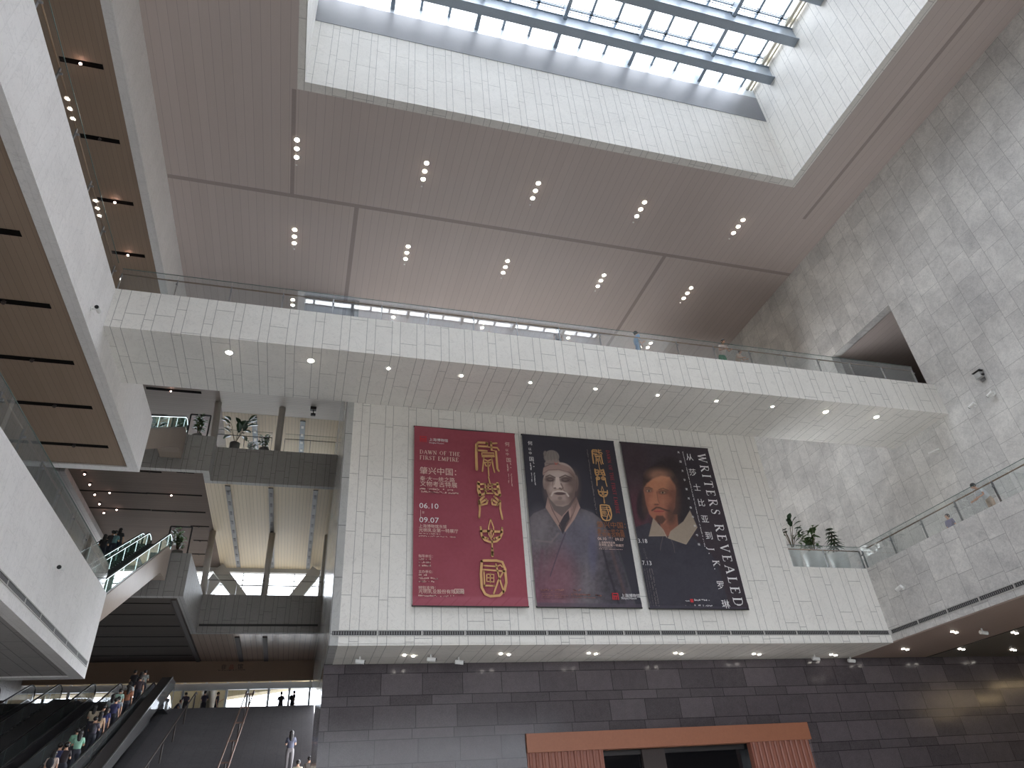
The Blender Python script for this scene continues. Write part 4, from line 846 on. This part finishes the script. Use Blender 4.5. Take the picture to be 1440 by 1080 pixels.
# --- banner 3, portrait (a generic bearded man in a dark coat)
def paint3(u, v):
    a, b_ = (u-860)*4.152, (v-610)*4.152
    p = Paint(a, b_, (50,42,48)); n1 = p.noise(50, 1, 13); n2 = p.noise(9, 1, 14)
    p.ell(130, 470, 90, 170, (86,44,54), .7, .95).ell(470, 300, 60, 200, (44,40,46), .6, .9).ell(120, 200, 90, 160, (58,44,48), .6, .9)
    p.poly([(100,560),(215,520),(330,610),(470,600),(560,670),(620,760),(690,1020),(215,1030)], (50,48,56), 1, 8)
    p.ell(330, 330, 132, 190, (40,34,36), 1, .18).ell(180, 420, 34, 90, (38,32,34), .9, .4).ell(415, 420, 40, 100, (38,33,36), .95, .3)
    p.poly([(275,470),(385,470),(392,560),(325,600),(290,570)], (124,78,62), 1, 5)
    p.ell(283, 300, 97, 112, (160,106,80), 1, .1).poly([(187,330),(378,330),(372,430),(340,500),(300,530),(258,515),(220,470),(200,410)], (146,92,72), 1, 8)
    p.poly([(180,330),(184,250),(220,196),(283,178),(350,200),(388,270),(386,350),(372,300),(340,252),(290,244),(240,262),(205,290)], (48,38,38), 1, 10)
    p.ell(360, 400, 40, 120, (84,56,48), .65, .9).ell(200, 380, 22, 90, (112,72,58), .4, .9).ell(275, 240, 66, 34, (180,126,98), .6, .95).ell(232, 395, 18, 22, (172,112,88), .4, .9).ell(325, 385, 26, 26, (150,98,76), .5, .9)
    p.ell(216, 330, 24, 14, (94,66,56), .75, .7).ell(300, 340, 28, 14, (88,62,52), .75, .7).ell(216, 334, 12, 6, (150,126,108), .8, .5).ell(300, 343, 13, 6, (150,126,108), .8, .5).ell(218, 334, 5, 6, (44,34,32), .9, .4).ell(299, 343, 5.5, 6, (44,34,32), .9, .4)
    p.line([(196,316),(216,312),(238,322)], 5, (78,56,48), .8, 4).line([(276,326),(300,318),(332,330)], 5, (76,54,46), .8, 4)
    p.poly([(246,330),(262,330),(270,385),(280,402),(262,414),(238,406),(236,396)], (160,106,82), .8, 6).line([(264,340),(272,392),(280,404)], 4, (96,64,54), .7, 4).ell(262, 413, 14, 5, (76,50,46), .7, .7)
    p.line([(236,448),(262,430),(282,432),(318,446),(338,450)], 9, (62,44,40), .85, 6).ell(276, 452, 32, 7, (150,72,66), .9, .6).line([(246,452),(276,455),(308,452)], 2, (80,38,38), .9, 2).ell(280, 470, 26, 8, (146,84,68), .6, .8)
    p.poly([(262,478),(300,478),(318,500),(296,528),(272,522),(252,500)], (60,44,40), .75, 8).ell(345, 480, 26, 40, (64,46,42), .6, .9)
    p.poly([(242,492),(216,600),(316,598),(328,608),(300,556)], (140,124,110), 1, 3).poly([(458,446),(502,545),(437,646),(330,610),(348,566),(420,510)], (138,124,110), 1, 3)
    p.line([(300,560),(322,606)], 3, (168,150,132), .8, 2).line([(346,568),(330,608),(436,644),(500,546)], 3, (166,148,130), .7, 2).line([(218,596),(316,594)], 3, (164,146,130), .7, 2)
    p.line([(300,600),(290,640),(284,680)], 2, (120,104,96), .8, 2).line([(345,610),(362,650),(370,694)], 2, (120,104,96), .8, 2)
    m_ = (a > 180) & (b_ > 180); p.c += (n1*2.5+n2*2.5)[:,None]
    p.poly([(215,1002),(785,1012),(790,1034),(215,1024)], (66,62,74), .6, 4)  # painted sheen on the bottom pocket
    return p.c*1.04+10
b3 = banner(12.64, 16.96, 7.0, 14.2, 'dark exhibition banner with a bearded man in a wide collar, rightmost of three', paint3, 230)
x, z = W(979.5, 638.5); zb_ = W(1043, 856)[1]
tot = sum(SERIF[c][1] for c in 'WRITERS REVEALED'); h_ = .40
serif_words(b3, 'WRITERS REVEALED', x, z, h_, whitei, ang=-90, thick=.15, thin=.07, track=((z-zb_)/h_-tot)/15.5)
def VT(b, txt, px, pys, h, mat, slope=0):
    for ch, (qx, qy) in zip(txt, pys):
        x, z = W(qx, qy)
        if ch in 'JK': serif(ch+'.', x, z, h*.78, YB-.05, ang=-90, thick=.15, thin=.07, track=.25).build('lettering', mat, b, fix=False)
        else: print_text(ch, x, z, h, YB-.05, b, mat)
VT(b3, '从莎士比亚到JK罗琳', 0, [(964.5,647),(969,668.5),(975,690),(981,711.5),(986,734.5),(991.5,758),(994,770.5),(1001,788.5),(1008,828),(1015,855)], .37, whitei)
for i, ch in enumerate('英国文学家肖像与手书稿'):
    x, z = W(952+i*2.87, 638+i*12.95); print_text(ch, x, z, .115, YB-.05, b3, whitei)
x, z = W(958.2, 636); x2, z2 = W(990, 769); small_print(x+.02, z, z-z2, .04, YB-.05, b3, whitei, True, 71)
T(b3, '3.18', 896.5, 763.8, .25, whitei); T(b3, '7.13', 902.5, 795, .25, whitei)
for i in range(4): T(b3, '二〇二五'[i], 903.6+i*1.2, 774.5+i*4, .095, dim)
for i in range(4):
    x, z = W(905+i*3.3, 800); x2, z2 = W(915, 852.5-i*.2); small_print(x, z, z-z2, (.03,.03,.055,.055)[i], YB-.05, b3, dim, True, 80+i)
for i, (px, py, px2, h) in enumerate(((962,846.5,968,.05),(976,846,984,.08),(986,845.5,998,.06),(963,853,970,.06),(973,853,975.5,.1),(976,853,984,.07),(988,853.5,1000,.06))): SP(b3, px, py, px2, h, whitei if i != 3 else dim, seed=90+i)
x, z = W(970.5, 847.5); m = MB(); m.add([(x,YB-.05,z),(x+.13,YB-.05,z),(x+.13,YB-.05,z+.13),(x,YB-.05,z+.13)], [(0,1,2,3)]); m.build('red_mark', redi, b3, fix=False)
# ------------------------------------------------------------------ small sign on the tan header
sg = empty('wall_sign', (0,0,0)); p = at(319, 941, 'y', 63.75); sg.location = tuple(p); tag(sg, 'small dark characters mounted on the tan header above the stair landing', 'sign')
def letters(t, px, py, h, mat):
    q = at(px, py, 'y', 63.76); print_text(t, q[0], q[2], h, 63.76, sg, MT[mat])
letters('非', 310, 941, .45, 'brick'); letters('品', 321.5, 940.6, .4, 'redink'); letters('馆', 333.5, 940.2, .45, 'brick')
q = at(306, 943.2, 'y', 63.76); small_print(q[0], q[2], 2.1, .07, 63.76, sg, MT['brick'], False, 5)
# ------------------------------------------------------------------ cameras and brackets
def sec_cam(p, out, label, box_=True):
    p = Vector(p); o = Vector(out); e = empty('security_camera', tuple(p)); tag(e, label, 'camera')
    MB().tube([p, p+o*.14], .03, 8).build('bracket', 'white', e); MB().tube([p, p+o*.02], .08, 12).build('mounting_plate', 'white', e)
    sd = o.cross(Vector((0,0,1)))
    q = p+o*.2; b_ = MB().tube([q-sd*.14+Vector((0,0,.03)), q+sd*.16-Vector((0,0,.04))], .075, 12).build('camera_body', 'white', e)
    MB().tube([q+sd*.16-Vector((0,0,.04)), q+sd*.19-Vector((0,0,.047))], .06, 12).build('lens', 'glossdark', b_)
sec_cam(at(128, 434, 'x', XB), (1,0,0), 'small white camera on the middle left parapet below the footbridge end')
sec_cam(at(75, 798, 'x', XE), (1,0,0), 'small white camera on the lower left parapet')
sec_cam(at(1270, 827, 'x', XF), (-1,0,0), 'small white camera on the right balcony parapet')
sec_cam(at(1398, 554, 'x', XR), (-1,0,0), 'small white camera on the right wall, right of the projector box')
sec_cam(at(1372, 570, 'x', XR), (-1,0,0), 'small white camera on the right wall, lowest of the cluster')
p = Vector(at(1380, 528, 'x', XR)); e = empty('projector_box', tuple(p)); tag(e, 'grey projector box with brackets on the right stone wall', 'projector')
MB().box(p.x-.25, p.x-.05, p.y-.14, p.y+.14, p.z-.16, p.z+.1).build('housing', plain('grey_housing', lin(170,170,168)), e); MB().box(p.x-.25, p.x, p.y-.2, p.y+.2, p.z+.16, p.z+.19).build('bracket', 'dark', e); MB().tube([(p.x-.15,p.y-.14,p.z-.05),(p.x-.15,p.y-.22,p.z-.1)], .05, 12).build('lens', 'dark', e); MB().box(p.x-.06, p.x, p.y-.1, p.y+.1, p.z-.3, p.z+.3).build('mounting_plate', 'stainless', e)
p = Vector(at(1320, 635, 'x', XR)); e = empty('wall_bracket', tuple(p)); tag(e, 'white metal bracket on the right wall above the balcony', 'bracket')
MB().bar(p, p+Vector((-.3,0,-.03)), .06, .08).build('arm', 'white', e); MB().bar(p+Vector((-.3,-.3,-.04)), p+Vector((-.3,.3,.04)), .05, .07).build('cross_arm', 'white', e)
for px, py, lab in ((606,921,'ceiling camera on a white arm under the banner wall, left'), (645,925,'ceiling camera on a short stem under the banner wall, above the granite, left of centre'), (1145,921,'curved hook shaped camera stem under the banner wall, right'), (1195,924,'box camera under the banner wall near the corner'), (1380,884,'dome camera hanging under the right balcony'), (506,924,'small white detector under the banner wall, far left')):
    p = Vector(at(px, py, 'z', 5.72)); e = empty('ceiling_camera', tuple(p)); tag(e, lab, 'camera')
    MB().tube([p+Vector((0,0,.01)), p-Vector((0,0,.12))], .03, 8).build('stem', 'white', e); b_ = MB().tube([p+Vector((-.14,0,-.14)), p+Vector((.16,-.04,-.18))], .075, 12).build('camera_body', 'white', e); MB().tube([p+Vector((.16,-.04,-.18)), p+Vector((.19,-.045,-.185))], .06, 12).build('lens', 'glossdark', b_)
for px, py, z_, lab in ((441,572,HC-.02,'black pendant speaker below the top cream ceiling'), (440,553+24,0,None)):
    if lab is None: continue
    p = Vector(at(px, py, 'y', 47.2)); e = empty('pendant_speaker', tuple(p)); tag(e, lab, 'speaker')
    MB().box(p.x-.22, p.x+.22, p.y-.15, p.y+.15, p.z-.3, p.z+.1).build('body', 'dark', e); MB().tube([(p.x,p.y,p.z+.1),(p.x,p.y,z_)], .03, 6).build('stem', 'dark', e)
    MB().tube([(p.x,p.y,p.z-.3),(p.x+.05,p.y-.1,p.z-.7)], .04, 6).build('cable', 'dark', e); MB().box(p.x-.15, p.x+.2, p.y-.2, p.y, p.z-.85, p.z-.7).build('spot_head', 'dark', e)
# ------------------------------------------------------------------ plants
def plant(p, kind, h, r, potm, label, ph=.55, pr=.26, square=False, seed=1):
    rnd = random.Random(seed); p = Vector(p); e = empty('potted_plant', tuple(p)); tag(e, label, 'plant', None)
    if square: MB().box(p.x-pr, p.x+pr, p.y-pr, p.y+pr, p.z, p.z+ph).build('pot', potm, e)
    else: MB().lathe([(pr*.72,0),(pr*.95,ph*.5),(pr,ph),(pr*.88,ph),(pr*.86,ph-.04)], p, 24).build('pot', potm, e, True)
    MB().lathe([(pr*.84,ph-.05),(pr*.5,ph-.03)], p, 16).build('soil', 'soil', e)
    st = MB(); lf = MB(); base = p+Vector((0,0,ph-.05))
    def leaf(c, d, L, wd, droop=.25):
        d = d.normalized(); s_ = d.cross(Vector((0,0,1))); s_ = s_.normalized() if s_.length > .01 else Vector((1,0,0)); up = s_.cross(d)
        pts = []; N = 5
        for i in range(N+1):
            t = i/N; q = c+d*L*t-Vector((0,0,1))*droop*L*t*t; ww = wd*math.sin(math.pi*min(.98, t*.86+.1)); pts.append((q-s_*ww+up*ww*.25, q, q+s_*ww+up*ww*.25))
        vs = [x for t in pts for x in t]; lf.add(vs, [f for i in range(N) for f in ((i*3,i*3+1,i*3+4,i*3+3),(i*3+1,i*3+2,i*3+5,i*3+4))])
    if kind == 'broad':         # tall stems with large paddle leaves
        for k in range(7):
            a = rnd.uniform(0, 6.28); tip = base+Vector((math.cos(a)*r*rnd.uniform(.2,.7), math.sin(a)*r*rnd.uniform(.2,.7), h*rnd.uniform(.45,.85)))
            st.tube([base, base.lerp(tip, .5)+Vector((0,0,.08)), tip], .018, 6, .01)
            for j in range(3): b_ = a+rnd.uniform(-.9,.9); leaf(tip-Vector((0,0,j*h*.1)), Vector((math.cos(b_), math.sin(b_), rnd.uniform(.2,1.4))), h*rnd.uniform(.24,.36), h*.075)
    elif kind == 'bush':
        for k in range(16):
            a = rnd.uniform(0, 6.28); tip = base+Vector((math.cos(a)*r*rnd.uniform(.1,.8), math.sin(a)*r*rnd.uniform(.1,.8), h*rnd.uniform(.3,.95)))
            st.tube([base, tip], .012, 5, .006)
            for j in range(9): b_ = rnd.uniform(0,6.28); leaf(base.lerp(tip, rnd.uniform(.5,1)), Vector((math.cos(b_), math.sin(b_), rnd.uniform(-.2,.8))), h*rnd.uniform(.12,.22), h*.04)
    else:                       # tiers of narrow drooping leaves
        st.tube([base, base+Vector((.02,0,h*.95))], .022, 6, .01)
        for t in range(6):
            c = base+Vector((0,0,h*(.28+.13*t))); rr = r*(1.05-.13*t)
            for k in range(11): a = k*.571+t*.3; leaf(c, Vector((math.cos(a), math.sin(a), .15)), rr, h*.035, .35)
    st.build('stem', 'bark', e, True); lf.build('foliage', 'leaf' if kind != 'bush' else 'leaf2', e, fix=False); return e
plant((20.75, 24.85, F2), 'broad', 1.5, .6, 'pot', 'large leaved plant in a narrow white pot beside the banner wall edge', 1.25, .25, seed=3)
plant((21.9, 24.95, F2), 'bush', 1.45, .8, 'pot', 'bushy dark plant in the widest white pot on the balcony corner', 1.12, .5, seed=4)
plant((23.1, 24.9, F2), 'tier', 1.35, .5, 'pot', 'tiered plant in the right hand white pot on the balcony corner', 1.1, .4, seed=5)
plant((-5.9, 47.4, F4), 'broad', 2.5, 1.1, 'pot2', 'tall broad leaved plant in a grey pot on the rear top floor', .9, .36, seed=6)
plant((-4.75, 47.4, F4), 'bush', 1.0, .6, 'pot2', 'low dark shrub between the tall plant and the round bush on the rear top floor', .35, .3, seed=7)
plant((-3.85, 47.4, F4), 'bush', 1.35, .7, 'pot2', 'round green bush in a pot left of the middle column on the rear top floor', .6, .36, seed=8)
plant((-8.25, 45.9, F4), 'bush', 1.9, .55, 'pot2', 'shrub in a frame shaped planter beside the upper escalator head', .5, .35, seed=9)
plant((-8.2, 47.1, F3), 'bush', 1.9, .55, 'pot2', 'shrub in a frame shaped planter beside the brown escalator head', .5, .35, seed=10)
for x, y, z, lab in ((-8.2, 45.75, F4, 'square dark frame round the shrub by the upper escalator'), (-8.15, 46.9, F3, 'square dark frame round the shrub by the brown escalator')):
    m = MB(); 
    for a, b_ in (((x-.7,y,z),(x-.7,y,z+2.1)),((x+.6,y,z),(x+.6,y,z+2.1)),((x-.7,y,z+2.1),(x+.6,y,z+2.1))): m.bar(a, b_, .09, .09)
    tag(m.build('planter_frame', 'dark'), lab, 'frame')
# ------------------------------------------------------------------ people
def lm(name, segs, mat, extra=None):
    """one continuous surface grown on a jointed skeleton: segs = list of chains [(point, radius), ...] sharing joints"""
    idx = {}; V = []; Rd = []; E_ = []
    for ch in segs:
        prev = None
        for p, r in ch:
            k = tuple(round(c, 4) for c in p)
            if k not in idx: idx[k] = len(V); V.append(p); Rd.append(r if isinstance(r, tuple) else (r, r))
            if prev is not None: E_.append((prev, idx[k]))
            prev = idx[k]
    me = bpy.data.meshes.new(name); me.from_pydata(V, E_, []); o = bpy.data.objects.new(name, me); COL.objects.link(o)
    sk = o.modifiers.new('s', 'SKIN'); sk.use_smooth_shade = True
    for i, sv in enumerate(me.skin_vertices[0].data): sv.radius = Rd[i]; sv.use_root = (i == 0)
    o.modifiers.new('d', 'SUBSURF').levels = 1
    dg = bpy.context.evaluated_depsgraph_get(); nm = bpy.data.meshes.new_from_object(o.evaluated_get(dg)); bpy.data.objects.remove(o); bpy.data.meshes.remove(me)
    nm.name = name
    if extra:
        import bmesh
        bm = bmesh.new(); bm.from_mesh(nm); t = bpy.data.meshes.new('t'); t.from_pydata(extra.v, [], extra.f); bm.from_mesh(t); bm.to_mesh(nm); bm.free(); bpy.data.meshes.remove(t)
    for p in nm.polygons: p.use_smooth = True
    nm.materials.clear(); nm.materials.append(mat); return nm
POSES = {}
def pose(name, lean=0, arms='down', stride=0.0, sit=0):
    """front of the figure faces -Y"""
    c, s_ = math.cos(math.radians(lean)), math.sin(math.radians(lean)); hip = .93
    def T_(x, y, z): dz = z-hip; return (x, y*c-dz*s_, hip+dz*c+y*s_) if z > hip else (x, y, z)
    pel = (0, 0, hip); sp = T_(0, .01, 1.12); ch = T_(0, .0, 1.32); nk = T_(0, .01, 1.46); hb = T_(0, -.01, 1.54); hd = T_(0, -.02, 1.61); cr_ = T_(0, -.01, 1.67)
    sh = {k: T_(k*.17, 0, 1.40) for k in (-1, 1)}; hips = {k: (k*.09, 0, .88) for k in (-1, 1)}
    knee = {k: (k*.10, -.02-k*stride*.55, .49) for k in (-1, 1)}; ank = {k: (k*.10, .03-k*stride, .085) for k in (-1, 1)}; toe = {k: (k*.11, -.13-k*stride, .035) for k in (-1, 1)}
    el, wr = {}, {}
    for k in (-1, 1):
        if arms == 'phone': el[k] = T_(k*.22, -.06, 1.13); wr[k] = T_(k*.08, -.30, 1.32)
        elif arms == 'rail': el[k] = T_(k*.24, -.16, 1.18); wr[k] = T_(k*.16, -.42, 1.22)
        elif arms == 'one': el[k] = T_(k*.23, .03 if k < 0 else -.1, 1.12); wr[k] = T_(k*.22, -.05, .88) if k < 0 else T_(.1, -.3, 1.25)
        else: el[k] = T_(k*.23, .03, 1.12); wr[k] = T_(k*.24, -.06, .87)
    body = [[(pel,.085),(sp,.09),(ch,.11),(nk,.05),(hb,.055),(hd,(.078,.095)),(cr_,(.06,.075))]]
    for k in (-1, 1):
        w_ = Vector(wr[k]); d = (w_-Vector(el[k])).normalized(); pm = w_+d*.07; side = d.cross(Vector((k,0,.2))).normalized()
        body += [[(ch,.11),(sh[k],.05),(el[k],.036),(wr[k],.024),(tuple(pm),(.036,.018))]]
        for j, L in enumerate((.062,.074,.07,.055)):
            off = side*((j-1.5)*.018); a = w_+d*.085+off; f1 = a+d*L*.55+Vector((0,-.004,-.006)); f2 = f1+d*L*.4+Vector((0,-.012,-.012)); body += [[(tuple(pm),(.036,.018)),(tuple(a),.009),(tuple(f1),.008),(tuple(f2),.007)]]
        th = w_+d*.035-side*.03; body += [[(wr[k],.024),(tuple(th),.011),(tuple(th+d*.035-side*.012),.009)]]
        body += [[(pel,.085),(hips[k],.065),(knee[k],.05),(ank[k],.034),(toe[k],.03)]]
    ex = MB(); H = Vector(hd)
    q = T_(0, -.125, 1.60); ex.ell(q, (.014,.02,.022), 6, 5)
    for k in (-1, 1): ex.ell(T_(k*.085, 0, 1.60), (.012,.02,.03), 6, 5)
    q = T_(0, -.105, 1.55); ex.ell(q, (.025,.012,.008), 6, 4)
    bmesh_ = lm('body', body, MT['skin'], ex)
    top = [[(T_(0,.0,.92),(.175,.14)),(sp,(.155,.125)),(ch,(.155,.12)),(T_(0,0,1.42),(.10,.09))]]
    for k in (-1, 1):
        m_ = tuple(Vector(sh[k]).lerp(Vector(el[k]), .75)); top += [[(ch,(.155,.12)),(sh[k],.066),(m_,.056)]]
    tops = lm('shirt', top, MT['white'])
    leg = [[(T_(0,0,1.06),(.15,.12)),(pel,(.17,.145))]]
    for k in (-1, 1): leg += [[(pel,(.17,.145)),(hips[k],.115),(knee[k],.078),(tuple(Vector(ank[k])+Vector((0,0,.04))),.055)]]
    legs = lm('trousers', leg, MT['bagm'])
    sho = MB()
    for k in (-1, 1): sho.ell((toe[k][0], toe[k][1]+.07, .045), (.05,.14,.047), 10, 8)
    hr_ = MB(); hc = T_(0, .025, 1.635); hr_.ell(hc, (.098,.105,.10), 14, 10); 
    hl = MB(); hl.ell(hc, (.10,.108,.102), 14, 10); hl.ell(T_(0, .075, 1.50), (.10,.055,.16), 12, 8); hl.ell(T_(0, .085, 1.38), (.08,.045,.12), 12, 8)
    ey = MB()
    for k in (-1, 1): ey.ell(T_(k*.034, -.108, 1.615), (.012,.008,.007), 6, 4)
    def mk(mb, nm, mat, sm=True):
        me = bpy.data.meshes.new(nm); me.from_pydata(mb.v, [], mb.f); me.materials.append(MT[mat])
        for p in me.polygons: p.use_smooth = sm
        return me
    bag = MB(); bc = Vector(T_(0, .17, 1.22)); bag.ell(bc, (.14,.08,.19), 10, 8)
    POSES[name] = dict(body=bmesh_, shirt=tops, trousers=legs, shoes=mk(sho,'shoes','shoe'), hair=mk(hr_,'hair','hair'), long_hair=mk(hl,'hair','hair'), eyes=mk(ey,'eyes','dark'), backpack=mk(bag,'backpack','bagm'))
pose('stand'); pose('phone', arms='phone'); pose('lean', 32, 'rail'); pose('walk', 4, 'one', .16); pose('slight', 10, 'one', .05)
_cm = {}
def cloth(c):
    if c not in _cm: _cm[c] = plain('cloth_%d_%d_%d' % c, lin(*c), .8, var=.08)
    return _cm[c]
def person(p, ps, rz, top, leg, label, hair='hair', bag=False, sc=1.0, group=None):
    e = empty('person', tuple(p), math.radians(rz)); e.scale = (sc, sc, sc); tag(e, label, 'person', group)
    for nm in ('body','shirt','trousers','shoes',hair,'eyes')+(('backpack',) if bag else ()):
        me = POSES[ps][nm]; o = bpy.data.objects.new('hair' if nm == 'long_hair' else nm, me); COL.objects.link(o); o.parent = e
        if nm in ('shirt','trousers','backpack'):
            o.material_slots[0].link = 'OBJECT'; o.material_slots[0].material = cloth(top if nm == 'shirt' else leg if nm == 'trousers' else (46,46,52))
    return e
def on(px, py, ax, v): return at(px, py, ax, v)
# footbridge
person((12.95, 21.25, F3-.05), 'walk', 90, (120,165,205), (110,150,190), 'person in a pale blue outfit behind the footbridge glass', 'hair')
person((17.15, 21.3, F3-.05), 'lean', 0, (215,196,186), (60,130,96), 'person in a pale top and green trousers leaning on the footbridge rail', 'hair')
person((18.0, 21.45, F3-.05), 'lean', 20, (196,176,158), (190,170,150), 'person in beige bent low beside the one in green trousers', 'hair', sc=.82)
person((9.3, 21.35, F3-.05), 'stand', 180, (170,150,140), (90,80,80), 'person whose head just shows above the footbridge parapet', 'hair', sc=.8)
# right balcony
person((24.9, 18.3, F2), 'lean', 250, (228,230,234), (196,178,160), 'person in a white shirt and beige trousers leaning by the right balcony rail', 'hair', sc=1.0)
person((26.1, 21.3, F2), 'stand', 270, (116,110,140), (60,60,70), 'person with glasses in a grey violet shirt looking over the right balcony', 'hair', sc=.96)
# brown escalator
def snap(y, yt, zt, run, s_):   # the tread a rider at y stands on
    if y >= yt: return y, zt
    n = int(run/.4); yb_ = yt-run; k = max(0, min(n-1, int((y-yb_)/(run/n)))); return yb_+(k+.5)*run/n+.06, zt-run*s_+(k+1)*run*s_/n+.012
sl = math.tan(math.radians(30))
for i, (px, py, c, h, lab) in enumerate(((147,757,(40,38,42),'long_hair','person in black nearest the viewer on the upper escalator lane'),(157,752,(48,46,50),'hair','person in dark clothes behind the one in teal on the upper escalator lane'),(168,752,(96,128,132),'hair','person in a teal grey shirt on the upper escalator lane'),(181,748,(44,42,46),'long_hair','person in black at the head of the upper escalator group'))):
    r = at(px, py, 'y', 1.0); k_ = (F3+1.62-44.9*sl)/(r[2]-sl*r[1]); q = r*k_
    y_, z_ = snap(q[1], 44.9, F3, 13.6, sl)
    person((max(-11.0, min(-10.2, q[0])), y_, z_), 'stand' if i % 2 else 'phone', 180, c, (40,44,56), lab, h)
# ground escalator crowd: (photo pixel of the head, shirt colour)
sg_ = math.tan(math.radians(22.6))
crowd = [(190,947,(44,40,44),'short','in a black top'),(199,948,(120,124,122),'long','in a grey green dress'),(205,946,(128,132,130),'short','in a pale grey shirt'),(212,955,(60,50,56),'short','in a dark maroon top'),(184,962,(190,196,200),'long','with a white cap and pale top'),
 (180,968,(120,82,62),'short','in a rust brown shirt'),(191,969,(140,88,64),'long','in an orange brown top'),(170,972,(160,190,178),'short','in a mint shirt'),(157,983,(150,160,160),'long','in a grey blouse'),(165,986,(70,72,110),'short','in a navy shirt beside the grey blouse'),(175,984,(150,158,166),'short','in a light blue grey shirt'),
 (132,998,(196,182,160),'long','in a cream jacket'),(147,996,(204,192,176),'short','in an ivory shirt with a black bag'),(158,1000,(66,70,120),'long','in a dark blue top'),(134,1014,(78,72,84),'short','in a charcoal shirt with broad shoulders'),(148,1006,(196,168,140),'long','in a peach blouse'),
 (108,1030,(140,190,164),'short','in a mint green shirt on the left'),(118,1034,(150,196,172),'long','in a pale green dress'),(84,1052,(60,64,100),'short','in a navy top at the lower end'),(74,1062,(206,186,176),'long','in a pale pink blouse, lowest in view'),(124,1050,(52,44,48),'short','in black on the right side of the lower end')]
for i, (px, py, c, h, lab) in enumerate(crowd):
    r = at(px, py, 'y', 1.0); k_ = (ZL+1.62-48.9*sg_)/(r[2]-sg_*r[1]); q = r*k_
    if q[1] > 48.9: k_ = (ZL+1.62)/r[2]; q = r*k_; base = (q[0], q[1], ZL)
    else: y_, z_ = snap(q[1], 48.9, ZL, 25, sg_); base = (q[0], y_, z_)
    base = (max(-9.85, min(-8.6, base[0])), base[1], base[2])
    person(base, ('stand','slight','phone')[i % 3], 180+((i*37) % 30)-15, c, (50,52,62), 'person %s on the crowded escalator' % lab, 'long_hair' if h == 'long' else 'hair', bag=(i in (1, 4, 12, 14, 19)))
# people on the landing, dark against the windows
for i, (px, y, ps, rz, lab) in enumerate(((234, 58, 'stand', 180, 'person standing alone against the bright window left of the cream canopy'), (247, 59.5, 'lean', 90, 'person stooping left of the tan column'), (262, 56.5, 'lean', 200, 'person leaning forward at the stair head, left of the tan column'), (287, 57, 'phone', 160, 'person in black in front of the tan column base'), (305, 57.5, 'walk', 90, 'person walking just right of the tan column'), (395, 58, 'stand', 170, 'left of the two people silhouetted at the right end of the windows'), (411, 57.5, 'slight', 120, 'right one of two people silhouetted at the right window end'))):
    q = at(px, 985, 'y', y)
    person((q[0], y, ZL), ps, rz, (70,64,78), (44,42,50), lab, 'hair', bag=(i in (5, 6)), sc=1.06)
# on the stair
ss = 10.2/24.48
q = at(410, 1040, 'y', 31.0); zst = ZL-(YL-31.0)*ss
person((.05, 40.3, ZL-(YL-40.3)*ss), 'phone', 180, (86,88,104), (120,116,118), 'person with long black hair in a grey top climbing the stair at the right', 'long_hair', sc=1.1)
person((.95, 37.0, ZL-(YL-37.0)*ss), 'stand', 180, (90,84,80), (60,60,66), 'person in dark clothes at the very right edge of the stair', 'hair')
person((.45, 36.6, ZL-(YL-36.6)*ss), 'stand', 180, (176,170,150), (60,60,66), 'person with short dark hair and a beige top, lowest on the stair', 'hair')
# ------------------------------------------------------------------ lift everything so the ground floor is z = 0
def finish():
    for o in list(SC.objects):
        if o.parent is None: o.location.z += EYE
finish()
